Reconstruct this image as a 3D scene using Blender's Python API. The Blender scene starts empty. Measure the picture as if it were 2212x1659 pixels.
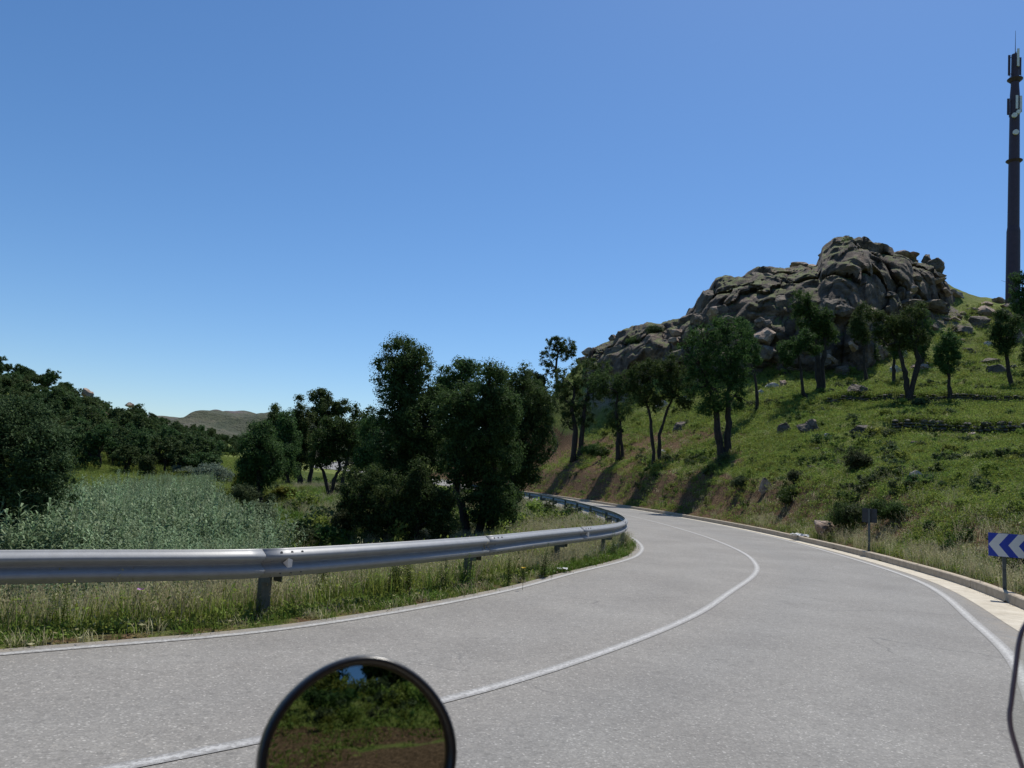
import bpy, math, random
import numpy as np
from mathutils import Vector, Matrix
R = math.radians
rng = np.random.default_rng(7)
random.seed(7)
S = bpy.context.scene
COL = S.collection

# ---------------------------------------------------------------- camera, sky, sun, exposure
F_PX, CX, CY = 1642.0, 1106.0, 829.5          # focal length and centre in the units used for reading the photograph
PITCH = math.atan(200.5 / F_PX); ROLL = R(3.5); CAM_H = 1.7
cam_d = bpy.data.cameras.new('camera'); cam = bpy.data.objects.new('camera', cam_d); COL.objects.link(cam); S.camera = cam
cam_d.sensor_width = 36; cam_d.lens = 36 * F_PX / 2212
cam_d.clip_start = 0.05; cam_d.clip_end = 20000
cam.matrix_world = (Matrix.Translation((0, 0, CAM_H)) @ Matrix.Rotation(PITCH, 4, 'X') @
                    Matrix.Rotation(-ROLL, 4, 'Y') @ Matrix.Rotation(R(90), 4, 'X'))
cam_d.dof.use_dof = True; cam_d.dof.focus_distance = 18; cam_d.dof.aperture_fstop = 13

SUN_AZ, SUN_EL = R(30), R(62)                 # azimuth measured from +Y towards +X
W = bpy.data.worlds.new('World'); S.world = W; W.use_nodes = True
nt = W.node_tree; nt.nodes.clear()
sky = nt.nodes.new('ShaderNodeTexSky'); sky.sky_type = 'NISHITA'; sky.sun_disc = False
sky.sun_elevation = SUN_EL; sky.sun_rotation = SUN_AZ
sky.altitude = 500; sky.air_density = 1.0; sky.dust_density = 0.45; sky.ozone_density = 6.0
bg = nt.nodes.new('ShaderNodeBackground'); bg.inputs['Strength'].default_value = 0.124
hs = nt.nodes.new('ShaderNodeHueSaturation'); hs.inputs['Saturation'].default_value = 1.13
wo_ = nt.nodes.new('ShaderNodeOutputWorld')
nt.links.new(sky.outputs[0], hs.inputs['Color']); nt.links.new(hs.outputs[0], bg.inputs[0]); nt.links.new(bg.outputs[0], wo_.inputs[0])
sun_d = bpy.data.lights.new('sun', 'SUN'); sun = bpy.data.objects.new('sun', sun_d); COL.objects.link(sun)
sun_d.energy = 5.0; sun_d.angle = R(0.53); sun_d.color = (1.0, 0.955, 0.88)
sd = Vector((math.sin(SUN_AZ) * math.cos(SUN_EL), math.cos(SUN_AZ) * math.cos(SUN_EL), math.sin(SUN_EL)))
sun.rotation_euler = sd.to_track_quat('Z', 'Y').to_euler(); sun.location = (0, 0, 60)
S.view_settings.view_transform = 'Standard'; S.view_settings.look = 'None'
S.view_settings.exposure = 0.0; S.view_settings.gamma = 1.0; S.view_settings.use_curve_mapping = False
S.cycles.max_bounces = 5; S.cycles.diffuse_bounces = 2; S.cycles.glossy_bounces = 3
S.cycles.transmission_bounces = 4; S.cycles.transparent_max_bounces = 8
S.cycles.caustics_reflective = False; S.cycles.caustics_refractive = False

# ---------------------------------------------------------------- reading positions
def ray(px, py):
    x, z, y = (px - CX) / F_PX, -(py - CY) / F_PX, 1.0
    c, s = math.cos(ROLL), math.sin(ROLL)
    x, z = c * x - s * z, s * x + c * z
    c, s = math.cos(PITCH), math.sin(PITCH)
    y, z = c * y - s * z, s * y + c * z
    return np.array([x / y, 1.0, z / y])
def at(px, py, d):
    r = ray(px, py); return np.array([r[0] * d, d, CAM_H + r[2] * d])

# ---------------------------------------------------------------- value noise
def _hash(i, j, k, seed):
    n = (i * 374761393 + j * 668265263 + k * 2147483647 + seed * 144665) & 0xffffffff
    n = ((n ^ (n >> 13)) * 1274126177) & 0xffffffff
    return ((n ^ (n >> 16)) & 0xffff) / 32767.5 - 1.0
def noise3(p, seed=0):
    p = np.asarray(p, float); i = np.floor(p).astype(np.int64); f = p - i; f = f * f * (3 - 2 * f)
    out = 0
    for a in (0, 1):
        for b in (0, 1):
            for c in (0, 1):
                w = (f[:, 0] if a else 1 - f[:, 0]) * (f[:, 1] if b else 1 - f[:, 1]) * (f[:, 2] if c else 1 - f[:, 2])
                out = out + w * _hash(i[:, 0] + a, i[:, 1] + b, i[:, 2] + c, seed)
    return out
def fbm2(x, y, sc, oct=4, seed=0):
    p = np.stack([x * sc, y * sc, np.zeros_like(x) + .37], 1); o = 0; a = 1.0
    for q in range(oct):
        o = o + a * noise3(p, seed + q * 17); p = p * 2.03 + 5.1; a *= .5
    return o
def sstep(a, b, x):
    t = np.clip((x - a) / (b - a), 0, 1); return t * t * (3 - 2 * t)

# ---------------------------------------------------------------- objects
def tag(o, label=None, cat=None, group=None, kind=None):
    if label: o['label'] = label
    if cat: o['category'] = cat
    if group: o['group'] = group
    if kind: o['kind'] = kind
    return o
def empty(name, loc, rz=0):
    o = bpy.data.objects.new(name, None); o.empty_display_size = .2; o.location = loc; o.rotation_euler = (0, 0, rz)
    COL.objects.link(o); return o
def mesh_np(name, V, Fc, mat=None, smooth=False):
    me = bpy.data.meshes.new(name); V = np.asarray(V, np.float32); Fc = np.asarray(Fc, np.int32)
    n, k = Fc.shape
    me.vertices.add(len(V)); me.vertices.foreach_set('co', V.ravel())
    me.loops.add(n * k); me.loops.foreach_set('vertex_index', Fc.ravel())
    me.polygons.add(n); me.polygons.foreach_set('loop_start', np.arange(0, n * k, k, dtype=np.int32))
    me.polygons.foreach_set('loop_total', np.full(n, k, np.int32))
    me.polygons.foreach_set('use_smooth', np.full(n, smooth, bool))
    me.update(); me.validate()
    if mat:
        for m in (mat if isinstance(mat, (list, tuple)) else [mat]): me.materials.append(m)
    return me
def link(name, me, parent=None, loc=None):
    o = bpy.data.objects.new(name, me); COL.objects.link(o)
    if parent: o.parent = parent
    if loc is not None: o.location = loc
    return o
def attr(me, name, vals):
    a = me.attributes.new(name, 'FLOAT', 'POINT'); a.data.foreach_set('value', np.asarray(vals, np.float32))
class MB:                                       # collects quads of boxes, tubes, prisms
    def __init__(s): s.v = []; s.f = []; s.n = 0
    def add(s, V, Fs):
        s.v.extend([tuple(p) for p in V]); s.f.extend([tuple(i + s.n for i in f) for f in Fs]); s.n += len(V); return s
    def box(s, c, d, rot=None):
        V = [Vector((sx * d[0] / 2, sy * d[1] / 2, sz * d[2] / 2)) for sx in (-1, 1) for sy in (-1, 1) for sz in (-1, 1)]
        if rot is not None: V = [rot @ v for v in V]
        V = [v + Vector(c) for v in V]
        return s.add(V, [(0, 1, 3, 2), (4, 6, 7, 5), (0, 4, 5, 1), (2, 3, 7, 6), (0, 2, 6, 4), (1, 5, 7, 3)])
    def tube(s, pts, rad, n=8, cap=True):
        pts = [Vector(p) for p in pts]; rings = []
        if not hasattr(rad, '__len__'): rad = [rad] * len(pts)
        for i, p in enumerate(pts):
            t = (pts[min(i + 1, len(pts) - 1)] - pts[max(i - 1, 0)]).normalized()
            u = t.cross(Vector((.31, .93, .17))).normalized(); w = t.cross(u)
            rings.append([p + (u * math.cos(a) + w * math.sin(a)) * rad[i] for a in [2 * math.pi * k / n for k in range(n)]])
        V = [q for r_ in rings for q in r_]; Fs = []
        for i in range(len(pts) - 1):
            for k in range(n):
                Fs.append((i * n + k, i * n + (k + 1) % n, (i + 1) * n + (k + 1) % n, (i + 1) * n + k))
        if cap: Fs += [tuple(range(n - 1, -1, -1)), tuple(range((len(pts) - 1) * n, len(pts) * n))]
        return s.add(V, Fs)
    def prism(s, poly, y0, y1, M=None):          # poly in the xz plane, between y0 and y1
        n = len(poly); V = [Vector((x, y0, z)) for x, z in poly] + [Vector((x, y1, z)) for x, z in poly]
        if M is not None: V = [M @ v for v in V]
        return s.add(V, [tuple(range(n)), tuple(range(2 * n - 1, n - 1, -1))] +
                     [(i, i + n, (i + 1) % n + n, (i + 1) % n) for i in range(n)])
    def build(s, name, mat, parent=None, loc=None, smooth=False, bevel=0):
        me = bpy.data.meshes.new(name); me.from_pydata(s.v, [], s.f); me.update()
        if mat: me.materials.append(mat)
        if smooth: me.polygons.foreach_set('use_smooth', [True] * len(me.polygons))
        o = link(name, me, parent, loc)
        if bevel:
            b = o.modifiers.new('bevel', 'BEVEL'); b.width = bevel; b.segments = 2; b.limit_method = 'ANGLE'
        return o

# ---------------------------------------------------------------- materials
def new_mat(name):
    m = bpy.data.materials.new(name); m.use_nodes = True; t = m.node_tree
    return m, t, t.nodes['Principled BSDF']
def N(t, typ, **kw):
    n = t.nodes.new(typ)
    for k, v in kw.items():
        if k in n.inputs: n.inputs[k].default_value = v
        else: setattr(n, k, v)
    return n
def noise_n(t, scale, detail=4, rough=.55, vec=None, dist=0):
    n = N(t, 'ShaderNodeTexNoise', Scale=scale, Detail=detail, Roughness=rough, Distortion=dist)
    if vec is not None: t.links.new(vec, n.inputs['Vector'])
    return n.outputs[0]
def ramp(t, src, stops):
    r = t.nodes.new('ShaderNodeValToRGB'); e = r.color_ramp.elements
    while len(e) < len(stops): e.new(.5)
    for i, (p, c) in enumerate(stops):
        e[i].position = p; e[i].color = (*c, 1) if len(c) == 3 else c
    t.links.new(src, r.inputs[0]); return r.outputs[0]
def mixc(t, fac, a, b, mode='MIX'):
    m = t.nodes.new('ShaderNodeMix'); m.data_type = 'RGBA'; m.blend_type = mode
    for s_, v in ((m.inputs[0], fac), (m.inputs[6], a), (m.inputs[7], b)):
        if hasattr(v, 'links'): t.links.new(v, s_)
        elif isinstance(v, (int, float)): s_.default_value = v
        else: s_.default_value = (*v, 1)
    return m.outputs[2]
def math_n(t, op, a, b=None):
    m = t.nodes.new('ShaderNodeMath'); m.operation = op
    for s_, v in ((m.inputs[0], a), (m.inputs[1], b)):
        if v is None: continue
        if hasattr(v, 'links'): t.links.new(v, s_)
        else: s_.default_value = v
    return m.outputs[0]
def bump(t, b, src, strength, dist):
    n = N(t, 'ShaderNodeBump', Strength=strength, Distance=dist); t.links.new(src, n.inputs['Height'])
    t.links.new(n.outputs[0], b.inputs['Normal']); return n
def geo_pos(t): return t.nodes.new('ShaderNodeNewGeometry').outputs['Position']
def obj_co(t): return t.nodes.new('ShaderNodeTexCoord').outputs['Object']
def obj_rand(t): return t.nodes.new('ShaderNodeObjectInfo').outputs['Random']
def at_n(t, name):
    a = t.nodes.new('ShaderNodeAttribute'); a.attribute_name = name; return a.outputs['Fac']

def m_plain(name, col, rough=.6, metal=0, var=.25, scale=6, bmp=0):
    m, t, b = new_mat(name); p = obj_co(t)
    c = ramp(t, noise_n(t, scale, 6, .6, p), [(.3, tuple(v * (1 - var) for v in col)), (.7, tuple(min(v * (1 + var), 1) for v in col))])
    t.links.new(c, b.inputs['Base Color']); b.inputs['Roughness'].default_value = rough; b.inputs['Metallic'].default_value = metal
    if bmp: bump(t, b, noise_n(t, scale * 6, 5, .6, p), .6, bmp)
    return m
def m_leaf(name, dark, light, trans=.28, rough=.7, big=.8):
    m, t, b = new_mat(name); p = geo_pos(t); rn = obj_rand(t)
    isl = t.nodes.new('ShaderNodeNewGeometry').outputs['Random Per Island']
    f = math_n(t, 'ADD', math_n(t, 'MULTIPLY', isl, .45), math_n(t, 'MULTIPLY', noise_n(t, big, 3, .6, p), .55))
    c = ramp(t, f, [(.2, dark), (.75, light)])
    hue = N(t, 'ShaderNodeHueSaturation'); t.links.new(c, hue.inputs['Color'])
    t.links.new(math_n(t, 'ADD', math_n(t, 'MULTIPLY', rn, .05), .475), hue.inputs['Hue'])
    t.links.new(math_n(t, 'ADD', math_n(t, 'MULTIPLY', rn, .35), .80), hue.inputs['Value'])
    t.links.new(hue.outputs[0], b.inputs['Base Color']); b.inputs['Roughness'].default_value = rough
    b.inputs['Specular IOR Level'].default_value = .12
    tr = t.nodes.new('ShaderNodeBsdfTranslucent'); t.links.new(hue.outputs[0], tr.inputs['Color'])
    mx = t.nodes.new('ShaderNodeMixShader'); mx.inputs[0].default_value = trans
    t.links.new(b.outputs[0], mx.inputs[1]); t.links.new(tr.outputs[0], mx.inputs[2])
    t.links.new(mx.outputs[0], t.nodes['Material Output'].inputs['Surface']); return m

def m_rock(name, a, b_, c_, sc=.5):
    m, t, b = new_mat(name); p = geo_pos(t)
    n1 = noise_n(t, sc, 6, .6, p, .6); n2 = noise_n(t, sc * 7, 6, .7, p)
    c = ramp(t, n1, [(.32, a), (.5, b_), (.68, c_)])
    c = mixc(t, .65, c, ramp(t, n2, [(.35, (.45, .42, .4)), (.62, (1, 1, 1))]), 'MULTIPLY')
    v = N(t, 'ShaderNodeTexVoronoi', Scale=sc * 2.2, feature='DISTANCE_TO_EDGE')
    sp = t.nodes.new('ShaderNodeMapping'); sp.inputs['Scale'].default_value = (1, 1, 1.8); t.links.new(p, sp.inputs[0])
    t.links.new(mixc(t, .12, sp.outputs[0], N(t, 'ShaderNodeTexNoise', Scale=sc * 2).outputs[1]), v.inputs['Vector'])
    cr = ramp(t, v.outputs[0], [(0, (.35, .33, .3)), (.05, (1, 1, 1))])
    c = mixc(t, .55, c, cr, 'MULTIPLY')
    lich = ramp(t, noise_n(t, sc * 4, 4, .7, p), [(.56, (0, 0, 0)), (.64, (1, 1, 1))])
    c = mixc(t, math_n(t, 'MULTIPLY', lich, .35), c, (.16, .16, .09))
    t.links.new(c, b.inputs['Base Color']); b.inputs['Roughness'].default_value = .9
    h = math_n(t, 'ADD', math_n(t, 'MULTIPLY', n2, .7), math_n(t, 'MULTIPLY', cr, .35))
    h = math_n(t, 'ADD', h, math_n(t, 'MULTIPLY', noise_n(t, sc * 30, 4, .6, p), .15))
    bump(t, b, h, 1.0, .22 / max(sc, .3) * .5); return m
M = {}
M['rock'] = m_rock('granite rock', (.10, .084, .069), (.165, .136, .108), (.26, .205, .155), .45)
M['rock_tan'] = m_rock('tan granite', (.25, .17, .12), (.38, .28, .21), (.48, .40, .33), .7)
M['rock_pale'] = m_rock('pale stone', (.42, .37, .33), (.58, .54, .5), (.66, .63, .6), 2.5)
M['stone'] = m_rock('wall stone', (.07, .065, .055), (.13, .12, .10), (.22, .2, .17), 2.0)
M['oak'] = m_leaf('cork oak leaves', (.020, .040, .012), (.100, .160, .050), .38)
M['oak_lit'] = m_leaf('bright oak leaves', (.022, .046, .012), (.082, .140, .040), .40)
M['olive'] = m_leaf('grey green leaves', (.026, .046, .018), (.090, .132, .052), .32)
M['far_oak'] = m_leaf('hillside oak leaves', (.020, .040, .014), (.090, .138, .046), .34, big=.25)
M['bushy'] = m_leaf('bush leaves', (.03, .045, .018), (.11, .14, .06), .25)
M['broom'] = m_leaf('yellow green broom', (.08, .095, .014), (.20, .21, .03), .35)
M['silver'] = m_leaf('silvery willow leaves', (.10, .13, .09), (.24, .29, .21), .3)
M['cane'] = m_leaf('cane leaves', (.045, .085, .032), (.34, .44, .25), .35, .55, .45)
M['grass'] = m_leaf('green grass blades', (.06, .11, .014), (.17, .26, .045), .35, .6, 1.5)
M['grass2'] = m_leaf('hillside herb leaves', (.075, .115, .022), (.28, .34, .075), .42, .6, .35)
M['straw'] = m_leaf('dry grass stems', (.26, .24, .12), (.58, .53, .34), .42, .7, 2)
M['litter'] = m_leaf('brown leaf litter', (.10, .06, .035), (.28, .19, .12), .1, .7, 2)
M['weed'] = m_leaf('weed leaves', (.03, .06, .012), (.095, .15, .035), .3, .5, 2)
M['flower_w'] = m_plain('white petals', (.75, .73, .68)); M['flower_p'] = m_plain('mauve petals', (.45, .22, .5))
M['flower_y'] = m_plain('yellow petals', (.7, .5, .04))
m, t, b = new_mat('cork bark'); p = obj_co(t)
sp = t.nodes.new('ShaderNodeMapping'); sp.inputs['Scale'].default_value = (6, 6, 1.6); t.links.new(p, sp.inputs[0])
n1 = noise_n(t, 1.5, 8, .7, sp.outputs[0])
t.links.new(ramp(t, n1, [(.35, (.012, .010, .008)), (.65, (.055, .044, .036))]), b.inputs['Base Color'])
b.inputs['Roughness'].default_value = .95; bump(t, b, n1, 1, .06); M['bark'] = m

# asphalt
m, t, b = new_mat('worn asphalt'); p = geo_pos(t)
agg = N(t, 'ShaderNodeTexVoronoi', Scale=75.0); t.links.new(p, agg.inputs['Vector'])
sep = t.nodes.new('ShaderNodeSeparateColor'); t.links.new(agg.outputs['Color'], sep.inputs[0])
chips = ramp(t, sep.outputs[0], [(0, (.172, .167, .157)), (.45, (.205, .198, .186)), (.85, (.235, .227, .213)), (.96, (.275, .266, .25)), (1, (.38, .37, .35))])
agg2 = N(t, 'ShaderNodeTexVoronoi', Scale=28.0); t.links.new(p, agg2.inputs['Vector'])
sep2 = t.nodes.new('ShaderNodeSeparateColor'); t.links.new(agg2.outputs['Color'], sep2.inputs[0])
pits = ramp(t, sep2.outputs[1], [(0, (.70, .70, .70)), (.06, (.88, .88, .88)), (.12, (1, 1, 1)), (.965, (1, 1, 1)), (1, (1.3, 1.28, 1.25))])
c = mixc(t, .6, chips, pits, 'MULTIPLY'); c = mixc(t, 1, c, (1.0, .985, .955), 'MULTIPLY')
pt = ramp(t, noise_n(t, .55, 5, .6, p), [(.3, (.84, .83, .82)), (.7, (1.10, 1.10, 1.09))])
c = mixc(t, 1, c, pt, 'MULTIPLY')
fine = ramp(t, noise_n(t, 9, 5, .7, p), [(.3, (.88, .88, .88)), (.7, (1.1, 1.1, 1.1))]); c = mixc(t, .8, c, fine, 'MULTIPLY')
cv = N(t, 'ShaderNodeTexVoronoi', Scale=.45, feature='DISTANCE_TO_EDGE'); wv = N(t, 'ShaderNodeTexNoise', Scale=1.3, Detail=6); t.links.new(p, wv.inputs['Vector'])
t.links.new(mixc(t, .25, p, wv.outputs[1], 'LINEAR_LIGHT'), cv.inputs['Vector'])
ck = ramp(t, cv.outputs[0], [(0, (1, 1, 1)), (.006, (0, 0, 0))]); ckm = ramp(t, noise_n(t, .25, 3, .5, p), [(.54, (0, 0, 0)), (.60, (1, 1, 1))])
c = mixc(t, math_n(t, 'MULTIPLY', math_n(t, 'MULTIPLY', ck, ckm), .55), c, (.07, .068, .065))
st_ = ramp(t, noise_n(t, .9, 6, .7, p, 1.5), [(.60, (1, 1, 1)), (.70, (.86, .86, .87))]); c = mixc(t, 1, c, st_, 'MULTIPLY')
trk = at_n(t, 'track'); c = mixc(t, math_n(t, 'MULTIPLY', trk, .55), c, mixc(t, 1, c, (.84, .88, .93), 'MULTIPLY'))
edge = at_n(t, 'dirt')
c = mixc(t, math_n(t, 'MULTIPLY', edge, ramp(t, noise_n(t, 3, 5, .7, p), [(.4, (0, 0, 0)), (.6, (1, 1, 1))])), c, (.24, .21, .165))
t.links.new(c, b.inputs['Base Color']); b.inputs['Roughness'].default_value = .8
b.inputs['Specular IOR Level'].default_value = .35
h = math_n(t, 'ADD', math_n(t, 'MULTIPLY', agg.outputs['Distance'], 1.0), math_n(t, 'MULTIPLY', agg2.outputs['Distance'], .4))
bump(t, b, h, .2, .003); M['asphalt'] = m
# road paint, worn
m, t, b = new_mat('worn road paint'); p = geo_pos(t)
wn = noise_n(t, 30, 6, .75, p)
wear = ramp(t, math_n(t, 'ADD', wn, math_n(t, 'MULTIPLY', at_n(t, 'rim'), -.22)), [(.34, (0, 0, 0)), (.50, (1, 1, 1))])
c = mixc(t, wear, (.21, .203, .19), ramp(t, noise_n(t, 5, 5, .7, p), [(.3, (.33, .325, .31)), (.7, (.46, .455, .435))]))
t.links.new(c, b.inputs['Base Color']); b.inputs['Roughness'].default_value = .65
bump(t, b, wn, .3, .004); M['paint'] = m
# gutter and kerb
def m_conc(name, a, c2, sc=3):
    m, t, b = new_mat(name); p = geo_pos(t)
    c = ramp(t, noise_n(t, sc, 8, .7, p), [(.3, a), (.7, c2)])
    c = mixc(t, .6, c, ramp(t, noise_n(t, 60, 4, .7, p), [(.3, (.7, .68, .64)), (.6, (1, 1, 1))]), 'MULTIPLY')
    st = ramp(t, noise_n(t, 1.1, 6, .75, p), [(.55, (0, 0, 0)), (.72, (1, 1, 1))])
    c = mixc(t, math_n(t, 'MULTIPLY', st, .4), c, (.16, .13, .10))
    t.links.new(c, b.inputs['Base Color']); b.inputs['Roughness'].default_value = .9
    bump(t, b, noise_n(t, 50, 5, .7, p), .6, .01); return m
M['gutter'] = m_conc('sandy gutter concrete', (.42, .37, .28), (.60, .55, .45))
M['kerb'] = m_conc('kerb concrete', (.34, .28, .20), (.50, .43, .33), 5)
M['galv'] = m_plain('galvanised steel', (.29, .30, .31), .45, .0, .10, 9, .001)
M['galv_dark'] = m_plain('weathered post steel', (.10, .115, .11), .65, .2, .3, 8, .003)
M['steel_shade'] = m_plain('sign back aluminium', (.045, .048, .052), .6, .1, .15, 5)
M['bolt'] = m_plain('bolt steel', (.12, .11, .10), .5, .6)
M['refl_w'] = m_plain('white reflector plastic', (.72, .68, .64), .35)
M['blue'] = m_plain('blue reflective sheet', (.012, .05, .42), .35, 0, .08)
M['white'] = m_plain('white reflective sheet', (.70, .72, .74), .35, 0, .06)
M['tower'] = m_plain('dark painted mast steel', (.050, .032, .052), .6, .1, .15, 2)
M['antenna'] = m_plain('antenna radome', (.62, .62, .64), .5)
M['paper'] = m_plain('crumpled paper', (.8, .8, .78), .8)
M['black'] = m_plain('black mirror plastic', (.012, .012, .014), .32, 0, .2)
M['rim'] = m_plain('windscreen edge trim', (.13, .10, .13), .45)
m, t, b = new_mat('mirror silver'); b.inputs['Base Color'].default_value = (.5, .53, .5, 1); b.inputs['Metallic'].default_value = 1
b.inputs['Roughness'].default_value = .015
t.links.new(mixc(t, noise_n(t, 40, 3, .6, obj_co(t)), (.36, .39, .36), (.42, .45, .42)), b.inputs['Base Color']); M['mirror'] = m
m, t, b = new_mat('clear windscreen'); 
tr = t.nodes.new('ShaderNodeBsdfTransparent'); tr.inputs[0].default_value = (.93, .95, .93, 1)
gl = t.nodes.new('ShaderNodeBsdfGlossy'); gl.inputs['Roughness'].default_value = .08
mx = t.nodes.new('ShaderNodeMixShader'); mx.inputs[0].default_value = .05
t.links.new(tr.outputs[0], mx.inputs[1]); t.links.new(gl.outputs[0], mx.inputs[2])
t.links.new(mx.outputs[0], t.nodes['Material Output'].inputs['Surface']); M['clear'] = m
m, t, b = new_mat('crag rock with turf'); p = geo_pos(t)
sp = t.nodes.new('ShaderNodeMapping'); sp.inputs['Scale'].default_value = (1, 1, 1.7); sp.inputs['Rotation'].default_value = (0, .5, 0); t.links.new(p, sp.inputs[0])
n1 = noise_n(t, .35, 7, .65, sp.outputs[0], .8); n2 = noise_n(t, 2.2, 7, .7, sp.outputs[0])
c = ramp(t, n1, [(.3, (.050, .040, .033)), (.5, (.13, .102, .080)), (.68, (.29, .22, .165))])
c = mixc(t, .7, c, ramp(t, n2, [(.33, (.4, .37, .35)), (.62, (1.05, 1.03, 1))]), 'MULTIPLY')
nz = t.nodes.new('ShaderNodeSeparateXYZ'); t.links.new(t.nodes.new('ShaderNodeNewGeometry').outputs['Normal'], nz.inputs[0])
tf = math_n(t, 'ADD', nz.outputs[2], math_n(t, 'MULTIPLY', math_n(t, 'SUBTRACT', noise_n(t, .4, 4, .6, p), .5), 1.2))
c = mixc(t, ramp(t, tf, [(.70, (0, 0, 0)), (.84, (1, 1, 1))]), c, ramp(t, n2, [(.3, (.05, .075, .018)), (.7, (.14, .15, .05))]))
t.links.new(c, b.inputs['Base Color']); b.inputs['Roughness'].default_value = .95
bump(t, b, math_n(t, 'ADD', n2, math_n(t, 'MULTIPLY', noise_n(t, 7, 5, .7, p), .4)), 1, .3); M['crag'] = m
# ground
m, t, b = new_mat('hillside ground'); p = geo_pos(t)
n1 = noise_n(t, .35, 6, .65, p); n2 = noise_n(t, 2.2, 6, .7, p); n3 = noise_n(t, 11, 5, .7, p)
green = ramp(t, n2, [(.3, (.075, .110, .022)), (.5, (.155, .195, .048)), (.7, (.24, .255, .085))])
green = mixc(t, ramp(t, n1, [(.45, (0, 0, 0)), (.7, (1, 1, 1))]), green, (.14, .15, .06))
green = mixc(t, at_n(t, 'lush'), green, ramp(t, n2, [(.3, (.022, .045, .007)), (.7, (.065, .088, .013))]))
soil = ramp(t, n3, [(.3, (.060, .038, .022)), (.5, (.13, .082, .048)), (.7, (.24, .155, .095))])
rk = ramp(t, n2, [(.3, (.12, .105, .09)), (.7, (.32, .28, .24))])
dry = ramp(t, n3, [(.3, (.13, .11, .06)), (.7, (.30, .25, .16))])
def thr(name, nn, w=.12):
    a = math_n(t, 'ADD', at_n(t, name), math_n(t, 'MULTIPLY', math_n(t, 'SUBTRACT', nn, .5), 1.3))
    return ramp(t, a, [(.5 - w, (0, 0, 0)), (.5 + w, (1, 1, 1))])
c = mixc(t, thr('dry', n2), green, dry)
c = mixc(t, thr('soil', n2), c, soil)
c = mixc(t, thr('rock', n3), c, rk)
c = mixc(t, .8, c, ramp(t, n3, [(.3, (.55, .55, .5)), (.6, (1.1, 1.1, 1.05))]), 'MULTIPLY')
t.links.new(c, b.inputs['Base Color']); b.inputs['Roughness'].default_value = 1; b.inputs['Specular IOR Level'].default_value = .1
bump(t, b, math_n(t, 'ADD', n2, math_n(t, 'MULTIPLY', n3, .6)), .9, .22); M['ground'] = m
m, t, b = new_mat('distant scrub hill'); p = geo_pos(t)
n1 = noise_n(t, .012, 8, .65, p, .5); n2 = noise_n(t, .06, 6, .7, p)
c = ramp(t, n1, [(.35, (.038, .052, .026)), (.52, (.074, .080, .046)), (.66, (.108, .095, .068))])
c = mixc(t, ramp(t, n2, [(.58, (0, 0, 0)), (.63, (1, 1, 1))]), c, (.035, .048, .022))
rr = ramp(t, math_n(t, 'ADD', at_n(t, 'rock'), math_n(t, 'MULTIPLY', math_n(t, 'SUBTRACT', n2, .5), 1.6)), [(.45, (0, 0, 0)), (.6, (1, 1, 1))])
c = mixc(t, rr, c, (.12, .095, .095))
t.links.new(c, b.inputs['Base Color']); b.inputs['Roughness'].default_value = 1
bump(t, b, math_n(t, 'ADD', n1, n2), 1, 12); M['hill'] = m
M['blue_hill'] = m_plain('far mountain scrub', (.09, .10, .075), 1, 0, .3, .002)

# ---------------------------------------------------------------- road alignment
def catmull(P, per=12):
    P = np.array(P, float); P = np.vstack([2 * P[0] - P[1], P, 2 * P[-1] - P[-2]]); out = []
    for i in range(1, len(P) - 2):
        a, b_, c_, d = P[i - 1], P[i], P[i + 1], P[i + 2]
        for u in np.arange(per) / per:
            out.append(.5 * ((2 * b_) + (c_ - a) * u + (2 * a - 5 * b_ + 4 * c_ - d) * u * u + (3 * b_ - a - 3 * c_ + d) * u ** 3))
    out.append(P[-2]); return np.array(out)
def resample(P, ds):
    L = np.concatenate([[0], np.cumsum(np.hypot(*np.diff(P[:, :2], axis=0).T))]); s = np.arange(0, L[-1], ds)
    return np.stack([np.interp(s, L, P[:, k]) for k in range(P.shape[1])], 1), s
# x, y, inner edge, outer edge, kerb offsets from the centre line
RD = [(-60, -30, 3, 3.4, 4.6), (-30, -16, 3, 3.5, 4.8), (-13, -4.6, 2.9, 3.8, 5.2), (-7, .1, 2.85, 3.9, 5.4), (-4.3, 2.4, 3.0, 3.9, 5.4), (-2.0, 4.38, 2.95, 3.8, 5.3),
      (-.36, 5.98, 2.8, 3.7, 5.3), (1.07, 7.93, 2.75, 3.65, 5.3), (2.64, 10.51, 2.8, 3.6, 5.15), (3.9, 13.1, 2.85, 3.5, 4.75), (5.18, 15.9, 2.8, 3.4, 4.35),
      (6.0, 18.3, 2.75, 3.3, 4.1), (6.72, 21.6, 2.8, 3.1, 3.8), (7.15, 26, 2.95, 3.1, 3.7), (7.3, 31, 3.15, 3.15, 3.7), (7.2, 36, 3.2, 3.2, 3.7), (6.75, 42, 3.2, 3.2, 3.7), (5.7, 50, 3.2, 3.2, 3.7),
      (4.0, 60, 3.2, 3.2, 3.7), (1.3, 74, 3.2, 3.2, 3.7), (-4, 95, 3.1, 3.1, 3.6), (-13, 117, 3.1, 3.1, 3.6), (-26, 138, 3, 3, 3.5), (-37, 160, 3, 3, 3.5), (-42, 190, 3, 3, 3.5), (-40, 230, 3, 3, 3.5)]
RC, RS = resample(catmull(RD), .5)
RT = np.gradient(RC[:, :2], axis=0); RT /= np.hypot(*RT.T)[:, None]
RN = np.stack([RT[:, 1], -RT[:, 0]], 1)         # towards the outer side of the bend
def road_z(s_y):
    return 1.1 * sstep(85, 150, s_y) + 2.0 * sstep(150, 215, s_y)
RZ = road_z(RC[:, 1])
S0 = RS[np.argmin(np.hypot(RC[:, 0] + 2, RC[:, 1] - 4.38))]
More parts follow.
